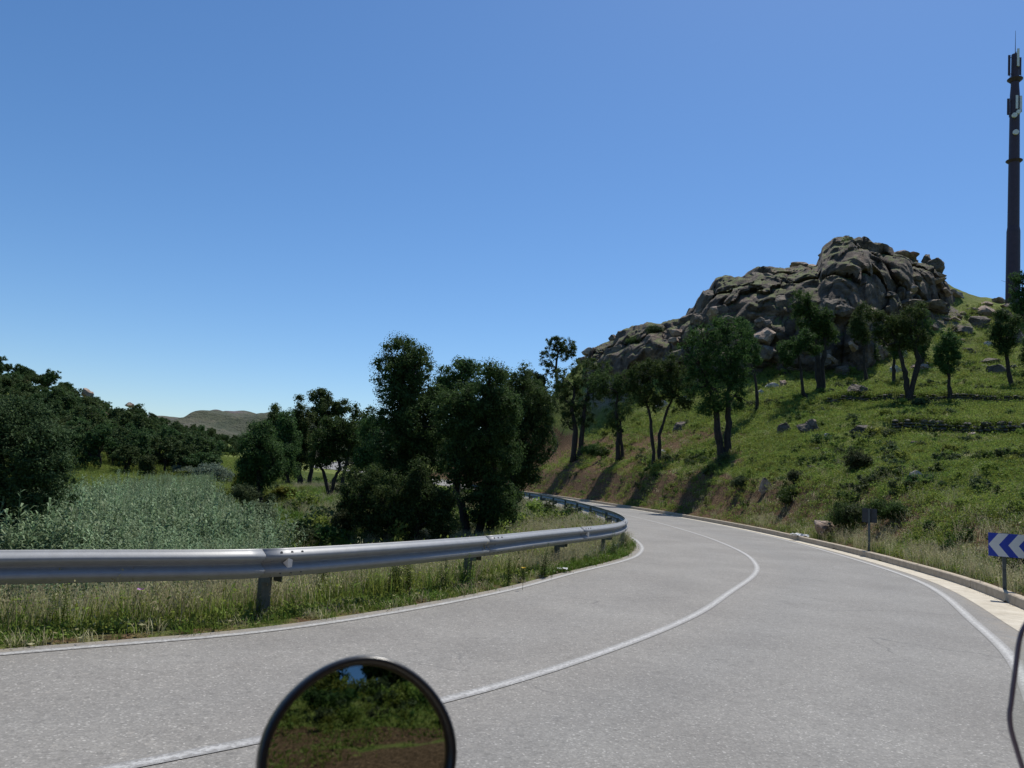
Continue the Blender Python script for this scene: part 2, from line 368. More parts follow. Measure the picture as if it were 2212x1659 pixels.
def lateral(x, y):
    """signed offset from the centre line (outer side positive), index of the nearest centre line point"""
    x = np.atleast_1d(x).astype(float); y = np.atleast_1d(y).astype(float)
    sg = np.empty(len(x)); ix = np.empty(len(x), int)
    for a in range(0, len(x), 20000):
        X = x[a:a + 20000, None] - RC[None, :, 0]; Y = y[a:a + 20000, None] - RC[None, :, 1]
        i = (X * X + Y * Y).argmin(1); j = np.arange(len(i))
        nx = X[j, i] * RN[i, 0] + Y[j, i] * RN[i, 1]
        dist = np.sqrt(X[j, i] ** 2 + Y[j, i] ** 2)
        sg[a:a + 20000] = np.where(dist < 8, nx, np.sign(nx) * dist); ix[a:a + 20000] = i
    return sg, ix

# ---------------------------------------------------------------- terrain
CP = [at(*q) for q in [
    (1200, 975, 100), (1245, 990, 85), (1335, 997, 70), (1425, 1000, 60), (1555, 990, 51), (1620, 1005, 45), (1650, 1045, 38.5),
    (1720, 1000, 42), (1850, 1010, 33), (1985, 1028, 28), (2200, 1100, 20), (2200, 1000, 26.5), (2200, 1200, 16), (2060, 1000, 32),
    (1800, 1060, 31), (1930, 936, 45), (2070, 940, 43.5), (2200, 946, 42), (1800, 935, 46), (1700, 930, 51),
    (1950, 872, 56), (2200, 868, 54), (2080, 868, 55), (1830, 870, 57), (1700, 850, 66), (1560, 900, 64), (1450, 900, 77), (1350, 890, 95),
    (2000, 800, 74), (2100, 760, 82), (2200, 780, 76), (2120, 650, 99), (2200, 660, 99), (2050, 660, 95), (2050, 720, 86), (1950, 720, 84),
    (1300, 815, 100), (1400, 810, 93), (1500, 805, 87), (1600, 810, 81), (1750, 800, 78), (1870, 800, 76), (1640, 700, 87), (1800, 690, 87), (1450, 760, 94),
    (1250, 785, 114), (1350, 745, 108), (1470, 712, 103), (1545, 640, 99), (1640, 598, 99), (1770, 590, 101), (1850, 560, 102), (1950, 575, 102), (2020, 600, 100),
    (1205, 880, 122), (1150, 950, 142), (1050, 992, 165),
    (2205, 900, 48),
    # inside of the bend and the gully
    (1025, 1172, 24), (870, 1180, 26), (708, 1145, 22), (750, 1072, 36), (650, 1112, 30), (600, 1168, 24), (560, 1090, 45), (700, 1062, 48), (640, 1058, 56),
    # meadow and the hillside on the left
    (250, 1062, 52), (300, 1005, 85), (450, 1005, 130), (400, 985, 180), (200, 965, 130), (100, 905, 120), (0, 905, 105), (60, 990, 75),
    (0, 808, 215), (100, 848, 225), (200, 892, 240), (350, 942, 290), (480, 975, 340), (100, 890, 165), (0, 865, 155), (250, 940, 190),
]]
CP += [np.array(q, float) for q in [
    (0, 33, -.05), (-.5, 46, -.1), (1.5, 24, 0), (-3.2, 13, -.35), (-5.5, 12.5, -1.1), (-7, 16, -2.1), (-10, 12, -1.9), (-12, 7.5, -1.5), (-20, 6, -2.3), (-11, 20, -2.5), (-16, 32, -2.6), (-26, 30, -2.6),
    (-22, 42, -2.3), (-8, 26, -2.1), (-14, 44, -1.9), (-38, 36, -2.2), (-5, 20, -1.6), (-35, 10, -3), (-60, 20, -2), (-70, 50, 2), (-95, 70, 6),
    (-10, 80, .3), (-14, 62, -.2), (-24, 100, .8), (-8, 60, 0), (-45, 130, 1.5), (-20, 150, 2.5), (0, 190, 6), (30, 170, 18), (-170, 300, 16), (-260, 260, 34), (-220, 180, 24), (-150, 110, 12),
    (-170, 260, 18), (-120, 280, 10), (-60, 330, 0), (0, 300, 3), (100, 250, 25), (70, 150, 27), (40, 130, 27), (20, 140, 17), (110, 110, 33), (100, 60, 24), (70, 50, 17), (60, 20, 13), (75, 90, 29), (45, 42, 7.5), (34, 26, 6),
    (10, 5.5, 1.1), (14, 8, 2.0), (20, 6, 4.0), (15, 14, 2.2), (9, 0, 2.0), (6, -4, 2.8), (3.2, -5.5, 2.6), (0, -8, 2.8), (6, -10, 6.0), (12, -8, 5.6), (10, -18, 9.6), (20, -14, 7.4), (30, -5, 7.5), (0, -16, 9.0), (-8, -15, 5.6), (-6, -22, 12),
    (2, -30, 17), (22, -30, 9), (15, -22, 9.0), (16, -12, 7.0), (-20, -22, 3.5), (-22, -32, 9), (-45, -36, 6), (-45, -60, 15), (0, -70, 20), (60, -60, 24), (60, -20, 18), (-60, 0, -3), (-110, -20, 2), (-120, 40, 5), (120, 0, 28), (140, 160, 30), (180, 60, 36)]]
for i in range(0, len(RC), 14):
    CP.append(np.array([RC[i, 0], RC[i, 1], RZ[i] - .05]))
CP = np.array(CP)
def _phi(A, B): return np.sqrt(((A[:, None, :2] - B[None, :, :2]) ** 2).sum(2) + 1.5 ** 2)
_n = len(CP); _A = np.zeros((_n + 3, _n + 3)); _A[:_n, :_n] = _phi(CP, CP) + np.eye(_n) * -.35
_P = np.hstack([np.ones((_n, 1)), CP[:, :2] / 100]); _A[:_n, _n:] = _P; _A[_n:, :_n] = _P.T
_W = np.linalg.solve(_A, np.concatenate([CP[:, 2], [0, 0, 0]]))
def rbf(x, y):
    P = np.stack([x, y], 1); out = np.empty(len(x))
    for a in range(0, len(x), 20000):
        q = P[a:a + 20000]
        out[a:a + 20000] = _phi(q, CP) @ _W[:_n] + _W[_n] + q[:, 0] / 100 * _W[_n + 1] + q[:, 1] / 100 * _W[_n + 2]
    return out
# terrace walls: polylines along the slope, seen at these places
WALL_LOW = [at(1925, 938, 45), at(1990, 938, 44.5), at(2070, 941, 43.5), at(2150, 944, 42.6), at(2230, 952, 41.6), at(2330, 968, 40)]
WALL_HIGH = [at(1790, 872, 57), at(1870, 876, 56.5), at(1960, 874, 56), at(2060, 870, 55), at(2150, 868, 54.4), at(2240, 870, 53.5), at(2330, 878, 52)]
def wall_step(x, y, W_, h, w=5.0):
    P = np.array([q[:2] for q in W_]); best = np.full(len(x), 1e9); sg = np.zeros(len(x)); inside = np.zeros(len(x))
    for a, b_ in zip(P[:-1], P[1:]):
        d = b_ - a; L = np.hypot(*d); tt = ((x - a[0]) * d[0] + (y - a[1]) * d[1]) / L ** 2; u = np.clip(tt, 0, 1)
        dx, dy = x - (a[0] + u * d[0]), y - (a[1] + u * d[1]); ds = np.hypot(dx, dy)
        s_ = (dx * -d[1] + dy * d[0]) / L
        k = ds < best; best = np.where(k, ds, best); sg = np.where(k, np.where(s_ >= 0, ds, -ds), sg)
        inside = np.where(k, 1 - sstep(0, 2.5, np.maximum(-tt * L, (tt - 1) * L)), inside)
    up = sstep(.05, .45, sg) * np.exp(-np.maximum(sg, 0) / w)
    return h * up * inside, best, sg
def H(x, y, detail=True):
    x = np.atleast_1d(np.asarray(x, float)); y = np.atleast_1d(np.asarray(y, float))
    r = np.hypot(x, y)
    xs, ys = np.where(r > 420, x / np.maximum(r, 1) * 420, x), np.where(r > 420, y / np.maximum(r, 1) * 420, y)
    z = rbf(xs, ys)
    z = z * (1 - sstep(300, 650, r)) + (-6 + 4 * fbm2(x, y, .004, 3, 5)) * sstep(300, 650, r)
    if detail:
        sl = sstep(6, 14, z)
        z = z + fbm2(x, y, .22, 4, 11) * (.10 + .35 * sl) + fbm2(x, y, .9, 3, 3) * (.085 + .08 * sl) * (r < 150)
        z = z + (np.abs(fbm2(x, y, .3, 4, 77)) * 1.6 - .5) * crag_mask(x, y)
    for W_, h in ((WALL_LOW, .75), (WALL_HIGH, .7)):
        z = z + wall_step(x, y, W_, h)[0]
    s_, i = lateral(x, y); wi, wo, wk = RC[i, 2], RC[i, 3], RC[i, 4]; rz = RZ[i]
    inner = rz + (z - rz) * sstep(0, 3.0, -s_ - wi - .35)
    outer = rz + .10 + (z - rz - .10) * sstep(0, 2.6, s_ - wk - .18)
    zz = np.where(s_ < 0, inner, outer)
    under = (s_ > -wi - .22) & (s_ < wk + .10)
    zz = np.where(under, rz - .08, zz)
    return np.where(np.abs(s_) < 12, zz, z)
def H1(x, y): return float(H([x], [y])[0])
CRAG_C = at(1700, 700, 90)
def crag_mask(x, y):
    a = at(1345, 775, 101); b_ = at(1990, 650, 92); d = (b_ - a)[:2]; L = np.hypot(*d)
    u = np.clip(((x - a[0]) * d[0] + (y - a[1]) * d[1]) / L ** 2, 0, 1)
    ds = np.hypot(x - a[0] - u * d[0], y - a[1] - u * d[1])
    return 1 - sstep(3, 7.5, ds)
def hit(px, py, d0=6, d1=420, dz=0):
    r = ray(px, py); d = d0 * (d1 / d0) ** np.linspace(0, 1, 260)
    hz = H(r[0] * d, d) + dz - (CAM_H + r[2] * d); k = np.argmax(hz > 0)
    if hz.max() <= 0: k = int(np.argmax(hz))
    if k == 0: k = 1
    a, b_ = hz[k - 1], hz[k]; u = 0 if a == b_ else min(max(-a / (b_ - a), 0), 1); dd = d[k - 1] + (d[k] - d[k - 1]) * u
    return np.array([r[0] * dd, dd, CAM_H + r[2] * dd]), dd

def axis(parts, far, g=1.12):
    out = []
    for a, b_, st in parts: out += list(np.arange(a, b_ - 1e-6, st))
    out.append(parts[-1][1]); lo, hi = [], []
    st = parts[0][2]; v = parts[0][0]
    while v > -far: st *= g; v -= st; lo.append(v)
    st = parts[-1][2]; v = parts[-1][1]
    while v < far: st *= g; v += st; hi.append(v)
    return np.array(lo[::-1] + out + hi)
gx = axis([(-60, -14, 1.2), (-14, 16, .28), (16, 34, .45), (34, 66, .8)], 7000)
gy = axis([(-34, -12, .9), (-12, 26, .28), (26, 66, .45), (66, 112, .8)], 7000)
GX, GY = np.meshgrid(gx, gy); fx, fy = GX.ravel(), GY.ravel()
GZ = H(fx, fy)
nx_, ny_ = len(gx), len(gy); ii = np.arange(nx_ * ny_).reshape(ny_, nx_)
quads = np.stack([ii[:-1, :-1].ravel(), ii[:-1, 1:].ravel(), ii[1:, 1:].ravel(), ii[1:, :-1].ravel()], 1)
gme = mesh_np('ground', np.stack([fx, fy, GZ], 1), quads, M['ground'], True)
lat, li = lateral(fx, fy)
wk_ = RC[li, 4]; wi_ = RC[li, 2]
G2 = GZ.reshape(ny_, nx_); sy_, sx_ = np.gradient(G2, gy, gx); slope = np.hypot(sx_, sy_).ravel()
out_b = lat - wk_
soil = .78 * sstep(.40, .62, slope) * (out_b > .3) * (out_b < 9) * (fy < 130)
soil = np.maximum(soil, .62 * (1 - sstep(.2, .9, np.abs(out_b - .35))))
soil = np.maximum(soil, .9 * sstep(.8, 1.4, out_b) * (1 - sstep(3.2, 4.5, out_b)) * (fy < 3))
soil = np.maximum(soil, .50 * (1 - sstep(.1, .5, np.abs(-lat - wi_ - .3))))
soil = np.maximum(soil, 1.0 * (fy < 2) * sstep(.6, 1.2, out_b) * (1 - sstep(6.5, 8.5, out_b + 1.2 * fbm2(fx, fy, .4, 3, 55))))
attr(gme, 'soil', soil)
attr(gme, 'rock', np.maximum(.85 * crag_mask(fx, fy) * sstep(.55, .9, slope), .25 * crag_mask(fx, fy)) + .25 * sstep(18, 26, GZ) * (fy < 130) * (fx > 0))
dryv = .30 * sstep(0, 1.5, -lat - wi_) * (lat < 0) * (1 - sstep(8, 16, -lat)) + .36 * (1 - sstep(.8, 4, out_b)) * (out_b > 0)
attr(gme, 'dry', dryv)
attr(gme, 'lush', .8 * sstep(42, 50, fy) * (1 - sstep(105, 130, fy)) * (fx < -12) * (fx > -75))
tag(link('ground', gme), kind='structure')

# far hills
def ridge(name, pts, d, depth, mat, seed, rockspot=None, amp=.06):
    top = [at(px, py, d) for px, py in pts]; X = np.array([q[0] for q in top]); Z = np.array([q[2] for q in top])
    nx, ny = 900, 60; xs = np.linspace(X[0], X[-1], nx); zt = np.interp(xs, X, Z)
    k = np.exp(-.5 * (np.arange(-6, 7) / 2.2) ** 2); k /= k.sum(); zt = np.convolve(np.pad(zt, 6, 'edge'), k, 'valid')
    V = []; 
    v = np.linspace(-1, 1, ny)
    XX, VV = np.meshgrid(xs, v); prof = 1 - np.abs(VV) ** 1.35
    n_ = fbm2(XX.ravel(), (VV * depth).ravel(), 6 / depth, 5, seed).reshape(XX.shape)
    ZZ = -15 + (np.tile(zt, (ny, 1)) + 15) * prof + n_ * amp * depth * (1 - prof) ** .8 * prof * 2
    YY = d + VV * depth
    V = np.stack([XX.ravel(), YY.ravel(), ZZ.ravel()], 1); i_ = np.arange(nx * ny).reshape(ny, nx)
    q = np.stack([i_[:-1, :-1].ravel(), i_[:-1, 1:].ravel(), i_[1:, 1:].ravel(), i_[1:, :-1].ravel()], 1)
    me = mesh_np(name, V, q, mat, True)
    rk = np.zeros(len(V))
    if rockspot:
        for (px, py, rr) in rockspot:
            c_ = at(px, py, d); rk = np.maximum(rk, 1 - np.hypot(V[:, 0] - c_[0], (V[:, 2] - c_[2]) * 2.2) / rr)
    attr(me, 'rock', rk); return tag(link(name, me), kind='structure')
ridge('distant_hill', [(-500, 930), (100, 925), (340, 905), (380, 906), (440, 903), (470, 901), (490, 898), (508, 893), (526, 889), (546, 890), (558, 898), (575, 901), (610, 905), (700, 915), (900, 935), (1150, 950), (1600, 960), (2300, 1000)], 1500, 700, M['hill'], 31,
      [(516, 898, 34), (492, 908, 34), (466, 916, 30), (440, 924, 26), (546, 900, 18), (480, 930, 20)])
ridge('far_mountain', [(-900, 960), (-100, 930), (200, 915), (320, 901), (360, 899), (400, 904), (500, 915), (800, 930), (1500, 960), (2500, 1010)], 5200, 1500, M['blue_hill'], 9)

# ---------------------------------------------------------------- road surface and markings
def strip(name, o0, o1, mat, dz, i0=0, i1=None, nl=2, extra=None, zfun=None):
    i1 = i1 or len(RC); idx = np.arange(i0, i1); V = []; rim = []
    for k in range(nl):
        u = k / (nl - 1); off = o0(idx) * (1 - u) + o1(idx) * u
        V.append(np.stack([RC[idx, 0] + RN[idx, 0] * off, RC[idx, 1] + RN[idx, 1] * off, RZ[idx] + dz + (zfun(off, idx) if zfun else 0)], 1)); rim.append(np.full(len(idx), 1.0 if k in (0, nl - 1) else 0.0))
    V = np.stack(V, 1).reshape(-1, 3); n = len(idx); i_ = np.arange(n * nl).reshape(n, nl)
    q = np.stack([i_[:-1, :-1].ravel(), i_[:-1, 1:].ravel(), i_[1:, 1:].ravel(), i_[1:, :-1].ravel()], 1)
    me = mesh_np(name, V, q, mat, True); attr(me, 'rim', np.stack(rim, 1).ravel())
    o = link(name, me); tag(o, kind='structure'); return o, V, idx
o, V, idx = strip('road', lambda i: -RC[i, 2] - .20, lambda i: RC[i, 3] + .22 + .32 * (RC[i, 4] - RC[i, 3] - .5), M['asphalt'], 0, nl=26)
s_, i_ = lateral(V[:, 0], V[:, 1]); me = o.data
tr = np.exp(-((s_ - 1.0) / .35) ** 2) + np.exp(-((s_ - 2.6) / .35) ** 2) + np.exp(-((s_ + 1.0) / .35) ** 2) + np.exp(-((s_ + 2.3) / .3) ** 2)
attr(me, 'track', .25 * tr + .55 * (s_ > 0.1) * sstep(.1, .9, s_))
attr(me, 'dirt', np.maximum(sstep(.0, .25, s_ - RC[i_, 3] - .1), 1 - sstep(.0, .12, s_ + RC[i_, 2] + .12)))
strip('gutter', lambda i: RC[i, 3] + .22 + .32 * (RC[i, 4] - RC[i, 3] - .5) - .03, lambda i: RC[i, 4] + .02, M['gutter'], .004, nl=5)
def line_w(c0, w): return (lambda i: c0(i) - w / 2), (lambda i: c0(i) + w / 2)
wob = lambda i: .012 * np.sin(i * .31) + .01 * np.sin(i * .113)
for nm, c0, w in (('centre_line', lambda i: 0 * i + wob(i), .125), ('inner_edge_line', lambda i: -RC[i, 2] + wob(i) * .6, .11), ('outer_edge_line', lambda i: RC[i, 3] + wob(i) * .6, .155)):
    a, b_ = line_w(c0, w); strip(nm, a, b_, M['paint'], .005, nl=3)

# kerb: cast lengths of about five metres
kerb = tag(empty('kerb', (0, 0, 0)), kind='structure')
kc = np.stack([RC[:, 0] + RN[:, 0] * RC[:, 4], RC[:, 1] + RN[:, 1] * RC[:, 4], RZ], 1)
kcum = np.concatenate([[0], np.cumsum(np.hypot(*np.diff(kc[:, :2], axis=0).T))])
def kpoint(s): return np.array([np.interp(s, kcum, kc[:, k]) for k in range(3)]), np.array([np.interp(s, kcum, RN[:, k]) for k in range(2)])
k0 = kcum[np.argmin(np.hypot(kc[:, 0] - 9.32, kc[:, 1] - 15.89))]
prof = [(0, -.1), (.0, .155), (.018, .175), (.15, .175), (.165, .16), (.165, -.1)]
j = -12
while True:
    a, b_ = k0 + j * 5 + .012, k0 + j * 5 + 4.988
    if b_ > kcum[-1] - 60 or j > 40: break
    if a > 0:
        mb = MB(); n = 9; P = []
        dzs, dof = random.uniform(-.008, .008), random.uniform(-.008, .008)
        for q in range(n):
            p, nn = kpoint(a + (b_ - a) * q / (n - 1))
            for (o_, z_) in prof: P.append((p[0] + nn[0] * (o_ + dof), p[1] + nn[1] * (o_ + dof), p[2] + z_ + dzs))
        m_ = len(prof); Fs = []
        for q in range(n - 1):
            for k in range(m_ - 1): Fs.append((q * m_ + k, (q + 1) * m_ + k, (q + 1) * m_ + k + 1, q * m_ + k + 1))
        Fs += [tuple(range(m_)), tuple(reversed(range((n - 1) * m_, n * m_)))]
        mb.add(P, Fs).build('kerb_stone', M['kerb'], kerb)
    j += 1

# ---------------------------------------------------------------- guardrail
rail = tag(empty('guardrail', (0, 0, 0)), 'long grey steel crash barrier on posts sweeping round the inside of the bend', 'guardrail')
rof = np.interp(RC[:, 1], [1, 4.4, 6.5, 12, 16, 19, 24, 35], [1.0, .72, .50, .50, .42, .40, .45, .62])
rp = np.stack([RC[:, 0] - RN[:, 0] * (RC[:, 2] + rof), RC[:, 1] - RN[:, 1] * (RC[:, 2] + rof), RZ], 1)
rcum = np.concatenate([[0], np.cumsum(np.hypot(*np.diff(rp[:, :2], axis=0).T))])
def rpoint(s):
    p = np.array([np.interp(s, rcum, rp[:, k]) for k in range(3)]); n_ = np.array([np.interp(s, rcum, RN[:, k]) for k in range(2)]); return p, n_ / np.hypot(*n_)
def rs_of(x, y): return rcum[np.argmin(np.hypot(rp[:, 0] - x, rp[:, 1] - y))]
joints = [rs_of(-2.43, 8.27), rs_of(-.2, 11.89), rs_of(1.72, 15.81)]
joints = [q + .28 for q in joints]
js = [joints[0] - 4.2 * k for k in range(5, 0, -1)] + joints
while js[-1] < rs_of(1, 78): js.append(js[-1] + 4.0)
WP = [(-.083, .0), (-.078, .012), (-.045, .035), (-.002, .062), (0, .075), (0, .092), (-.006, .103), (-.055, .130), (-.075, .145), (-.078, .155), (-.075, .166), (-.055, .181), (-.006, .208), (0, .219), (0, .236), (-.004, .249), (-.045, .276), (-.078, .299), (-.083, .311)]
RAILB = .44
for a, b_ in zip(js[:-1], js[1:]):
    n = 15; mb = MB(); P = []; m_ = len(WP); dz = random.uniform(-.006, .006)
    for q in range(n):
        s__ = a - .12 + (b_ - a + .12) * q / (n - 1); p, nn = rpoint(s__)
        lift = .004 if q == 0 else (.003 if q < 2 else 0)
        for (o_, z_) in WP: P.append((p[0] + nn[0] * (o_ + .004 * (q < 2) + .002), p[1] + nn[1] * (o_ + .004 * (q < 2) + .002), p[2] + RAILB + z_ + dz * math.sin(math.pi * q / (n - 1))))
    Fs = [(q * m_ + k, (q + 1) * m_ + k, (q + 1) * m_ + k + 1, q * m_ + k + 1) for q in range(n - 1) for k in range(m_ - 1)]
    bm_ = mb.add(P, Fs).build('rail_beam', M['galv'], rail, smooth=True)
    so = bm_.modifiers.new('thickness', 'SOLIDIFY'); so.thickness = .004; so.offset = 1
def bolt(sx, off, z):
    p, nn = rpoint(sx); q = Vector((p[0] + nn[0] * off, p[1] + nn[1] * off, p[2] + z))
    MB().tube([q, q + Vector((nn[0], nn[1], .35)) * .011], .016, 6).build('bolt', M['bolt'], rail)
posts = [rs_of(-2.71 , 8.6) , rs_of(-.36, 11.36), rs_of(1.31, 14.98), rs_of(2.5, 17.9)]
posts = [q + v for q, v in zip(posts, (.36, .42, .42, .25))]
ps = [posts[0] - 4.2 * k for k in range(5, 0, -1)] + posts
while ps[-1] < rs_of(1, 78): ps.append(ps[-1] + 4.0)
for s__ in ps:
    p, nn = rpoint(s__); ang = math.atan2(nn[1], nn[0]); Mx = Matrix.Rotation(ang, 3, 'Z')
    def L(x, y, z): return Vector((p[0], p[1], p[2])) + Mx @ Vector((x, y, z))
    tilt = Matrix.Rotation(random.uniform(-.02, .02), 3, 'X')
    mb = MB()                                  # channel section post, open to the back
    mb.box(L(-.235, 0, .22), (.008, .13, 1.0), Mx @ tilt); mb.box(L(-.272, -.061, .22), (.066, .008, 1.0), Mx @ tilt); mb.box(L(-.272, .061, .22), (.066, .008, 1.0), Mx @ tilt)
    mb.build('post', M['galv_dark'], rail)
    mb = MB(); mb.box(L(-.155, 0, .55), (.148, .17, .008), Mx); mb.box(L(-.155, -.081, .46), (.148, .008, .17), Mx); mb.box(L(-.155, .081, .46), (.148, .008, .17), Mx)
    mb.build('spacer_block', M['galv_dark'], rail)
for q in range(4, 12):
    for dx in (.08, .22, .36):
        bolt(js[q] + dx, -.028, RAILB + .268); bolt(js[q] + dx, -.02, RAILB + .052)
    bolt(js[q] + .2, -.074, RAILB + .155)
for q in (5, 7, 9, 11):                         # small triangular reflectors in the valley of the beam
    p, nn = rpoint(js[q] + .16); t2 = np.array([-nn[1], nn[0]]); c_ = Vector((p[0] - nn[0] * .05, p[1] - nn[1] * .05, p[2] + RAILB + .155)); tt = Vector((t2[0], t2[1], 0)); n3 = Vector((nn[0], nn[1], 0))
    P = [c_ - tt * .03 + Vector((0, 0, .0)), c_ + Vector((0, 0, .055)) + n3 * .05, c_ + Vector((0, 0, -.055)) + n3 * .05, c_ + tt * .05 + Vector((0, 0, .035)) + n3 * .055, c_ + tt * .05 + Vector((0, 0, -.045)) + n3 * .055]
    P2 = [v + tt * .006 for v in P]
    MB().add(P + P2, [(0, 1, 3, 4, 2), (9, 8, 6, 5, 7), (0, 5, 6, 1), (1, 6, 8, 3), (3, 8, 9, 4), (4, 9, 7, 2), (2, 7, 5, 0)]).build('reflector', M['refl_w'], rail)

# ---------------------------------------------------------------- signs
def sign_post(parent, mat, h, x=0, y=.04):
    mb = MB(); mb.box((x, y, h / 2 - .2), (.06, .004, h + .4)); mb.box((x - .028, y + .018, h / 2 - .2), (.004, .036, h + .4)); mb.box((x + .028, y + .018, h / 2 - .2), (.004, .036, h + .4)); mb.box((x, y + .036, h / 2 - .2), (.06, .004, h + .4))
    return mb.build('post', mat, parent)
p, _ = hit(2172, 1296, 12, 17); sg = empty('chevron_sign', (p[0], p[1], H1(p[0], p[1]) - .02), R(-24))
tag(sg, 'blue road sign with white arrowheads pointing left, on a steel post beyond the kerb', 'road sign')
PW, PH, Z0 = 1.62, .43, .88
MB().prism([(-.26, Z0), (-.26 + PW, Z0), (-.26 + PW, Z0 + PH), (-.26, Z0 + PH)], .0, .004).build('panel', M['blue'], sg)
for k in range(5):
    x0 = -.255 + k * .315; w = .165; d_ = .16; zc = Z0 + PH / 2
    mx_ = PW - .26 - .005
    po = [(x0, zc), (x0 + d_, Z0 + PH - .004), (x0 + d_ + w, Z0 + PH - .004), (x0 + w, zc), (x0 + d_ + w, Z0 + .004), (x0 + d_, Z0 + .004)]
    po = [(min(a, mx_), b_) for a, b_ in po]
    if k == 4: po = [(x0, zc), (x0 + .09, Z0 + PH * .78), (x0 + .09, Z0 + PH * .22)]
    n = len(po)
    MB().prism(po, -.002, 0).build('chevron', M['white'], sg)
for z_ in (Z0 + PH - .09, Z0 + .09): MB().box((PW / 2 - .26, .009, z_), (PW - .1, .010, .035)).build('back_rail', M['steel_shade'], sg)
sign_post(sg, M['galv_dark'], Z0 + PH - .02); sign_post(sg, M['galv_dark'], Z0 + PH - .02, PW - .52)
p, _ = hit(1878, 1193, 18, 28); sb = empty('road_sign', (p[0], p[1], H1(p[0], p[1]) - .02), R(-40))
tag(sb, 'small square sign seen from its dark back, on a thin post behind the kerb', 'road sign')
MB().prism([(-.21, .90), (.21, .90), (.21, 1.32), (-.21, 1.32)], .0, .004).build('panel', M['steel_shade'], sb)
for z_ in (1.21, 1.02): MB().box((0, -.006, z_), (.38, .010, .03)).build('back_rail', M['steel_shade'], sb)
sign_post(sb, M['galv_dark'], 1.30, 0, -.052)

# ---------------------------------------------------------------- rocks
import bmesh
def rock_mesh(name, seed, sub=4, cuts=14, mat=None, amp=.10):
    r_ = np.random.default_rng(seed); bm = bmesh.new(); bmesh.ops.create_icosphere(bm, subdivisions=sub, radius=1)
    V = np.array([v.co[:] for v in bm.verts]); Fc = np.array([[v.index for v in f.verts] for f in bm.faces]); bm.free()
    for k in range(cuts):
        n_ = r_.normal(size=3); n_ /= np.linalg.norm(n_); d = r_.uniform(.45, .82); h = V @ n_ - d
        V = V - np.outer(np.maximum(h, 0), n_)
    lay = noise3(V * 1.1 + seed, seed); V = V * (1 + .12 * lay[:, None])
    o_ = 0
    for q, (sc, am) in enumerate(((2.2, amp), (4.5, amp * .55), (9.5, amp * .3))):
        o_ = o_ + am * (1 - 2 * np.abs(noise3(V * sc + seed * 3, seed + q)))
    V = V * (1 + o_[:, None])
    V /= np.abs(V).max(0)
    me = mesh_np(name, V, Fc, mat, False); return me
ROCK = [rock_mesh('rock', 100 + k, 4, 14 + k, M['rock']) for k in range(8)]
ROCK_T = [rock_mesh('rock_tan', 200 + k, 3, 12, M['rock_tan']) for k in range(5)]
ROCK_P = [rock_mesh('rock_pale', 300 + k, 3, 10, M['rock_pale']) for k in range(2)]
def put_rock(name, mes, p, w, h, depth=None, parent=None, sink=.12, tilt=.25, k=None):
    me = mes[k % len(mes)] if k is not None else random.choice(mes)
    o = bpy.data.objects.new(name, me); COL.objects.link(o)
    depth = depth or (w + h) / 2
    o.scale = (w / 2, depth / 2, h / 2); o.rotation_euler = (random.uniform(-tilt, tilt), random.uniform(-tilt, tilt), random.uniform(-.5, .5))
    o.location = (p[0], p[1], p[2] - h * sink)
    if parent: o.parent = parent
    return o
def c4(x, y): return (2000 + x / 2.37) / 1.4467, (700 + y / 2.37) / 1.4467
def c5(x, y): return (2600 + x / 2.37) / 1.4467, (700 + y / 2.37) / 1.4467
def c3(x, y): return (1400 + x / 2.37) / 1.4467, (1000 + y / 2.37) / 1.4467
def c6(x, y): return (2200 + x / 2.212) / 1.4467, (1300 + y / 2.212) / 1.4467
K237 = 1 / 2.37 / 1.4467; K22 = 1 / 2.212 / 1.4467
crag = tag(empty('rock_outcrop', tuple(hit(1750, 795, 60, 110)[0])), 'big grey granite crag crowning the hill on the right, with cracked faces and blocks', 'rock outcrop')
crag_inv = Vector(crag.location)
FS = np.array([(1452, 705), (1500, 668), (1545, 608), (1640, 586), (1765, 578), (1800, 525), (1870, 538), (1905, 552), (1985, 570), (2036, 600), (2066, 640)], float)
FB = np.array([(1455, 800, 91), (1520, 812, 85), (1600, 812, 81), (1750, 802, 78), (1870, 798, 76), (1900, 760, 80), (2000, 680, 90), (2062, 655, 95)], float)
def face_d(px, py):
    if px < 1452: return None
    ys, yb, db = np.interp(px, FS[:, 0], FS[:, 1]), np.interp(px, FB[:, 0], FB[:, 1]), np.interp(px, FB[:, 0], FB[:, 2])
    return db + (98 - db) * min(max((yb - py) / (yb - ys), 0), 1) ** 3.2 - 1.5 if py < yb else None
def crag_rock(px, py, w, h, mes=ROCK, d=None, dep=None, push=0, tilt=.25):
    if d is None: d = face_d(px, py)
    p, dd = hit(px, py + h * .25, 55, 125) if d is None else (None, d)
    q = at(px, py, dd + push); w_, h_ = w * dd / F_PX, h * dd / F_PX
    dep = dep or (w_ + h_) * .5
    q = q - np.array(crag_inv)
    o = put_rock('boulder', mes, q, w_ * 1.0, h_ * 1.0, dep, crag, 0, tilt); return o
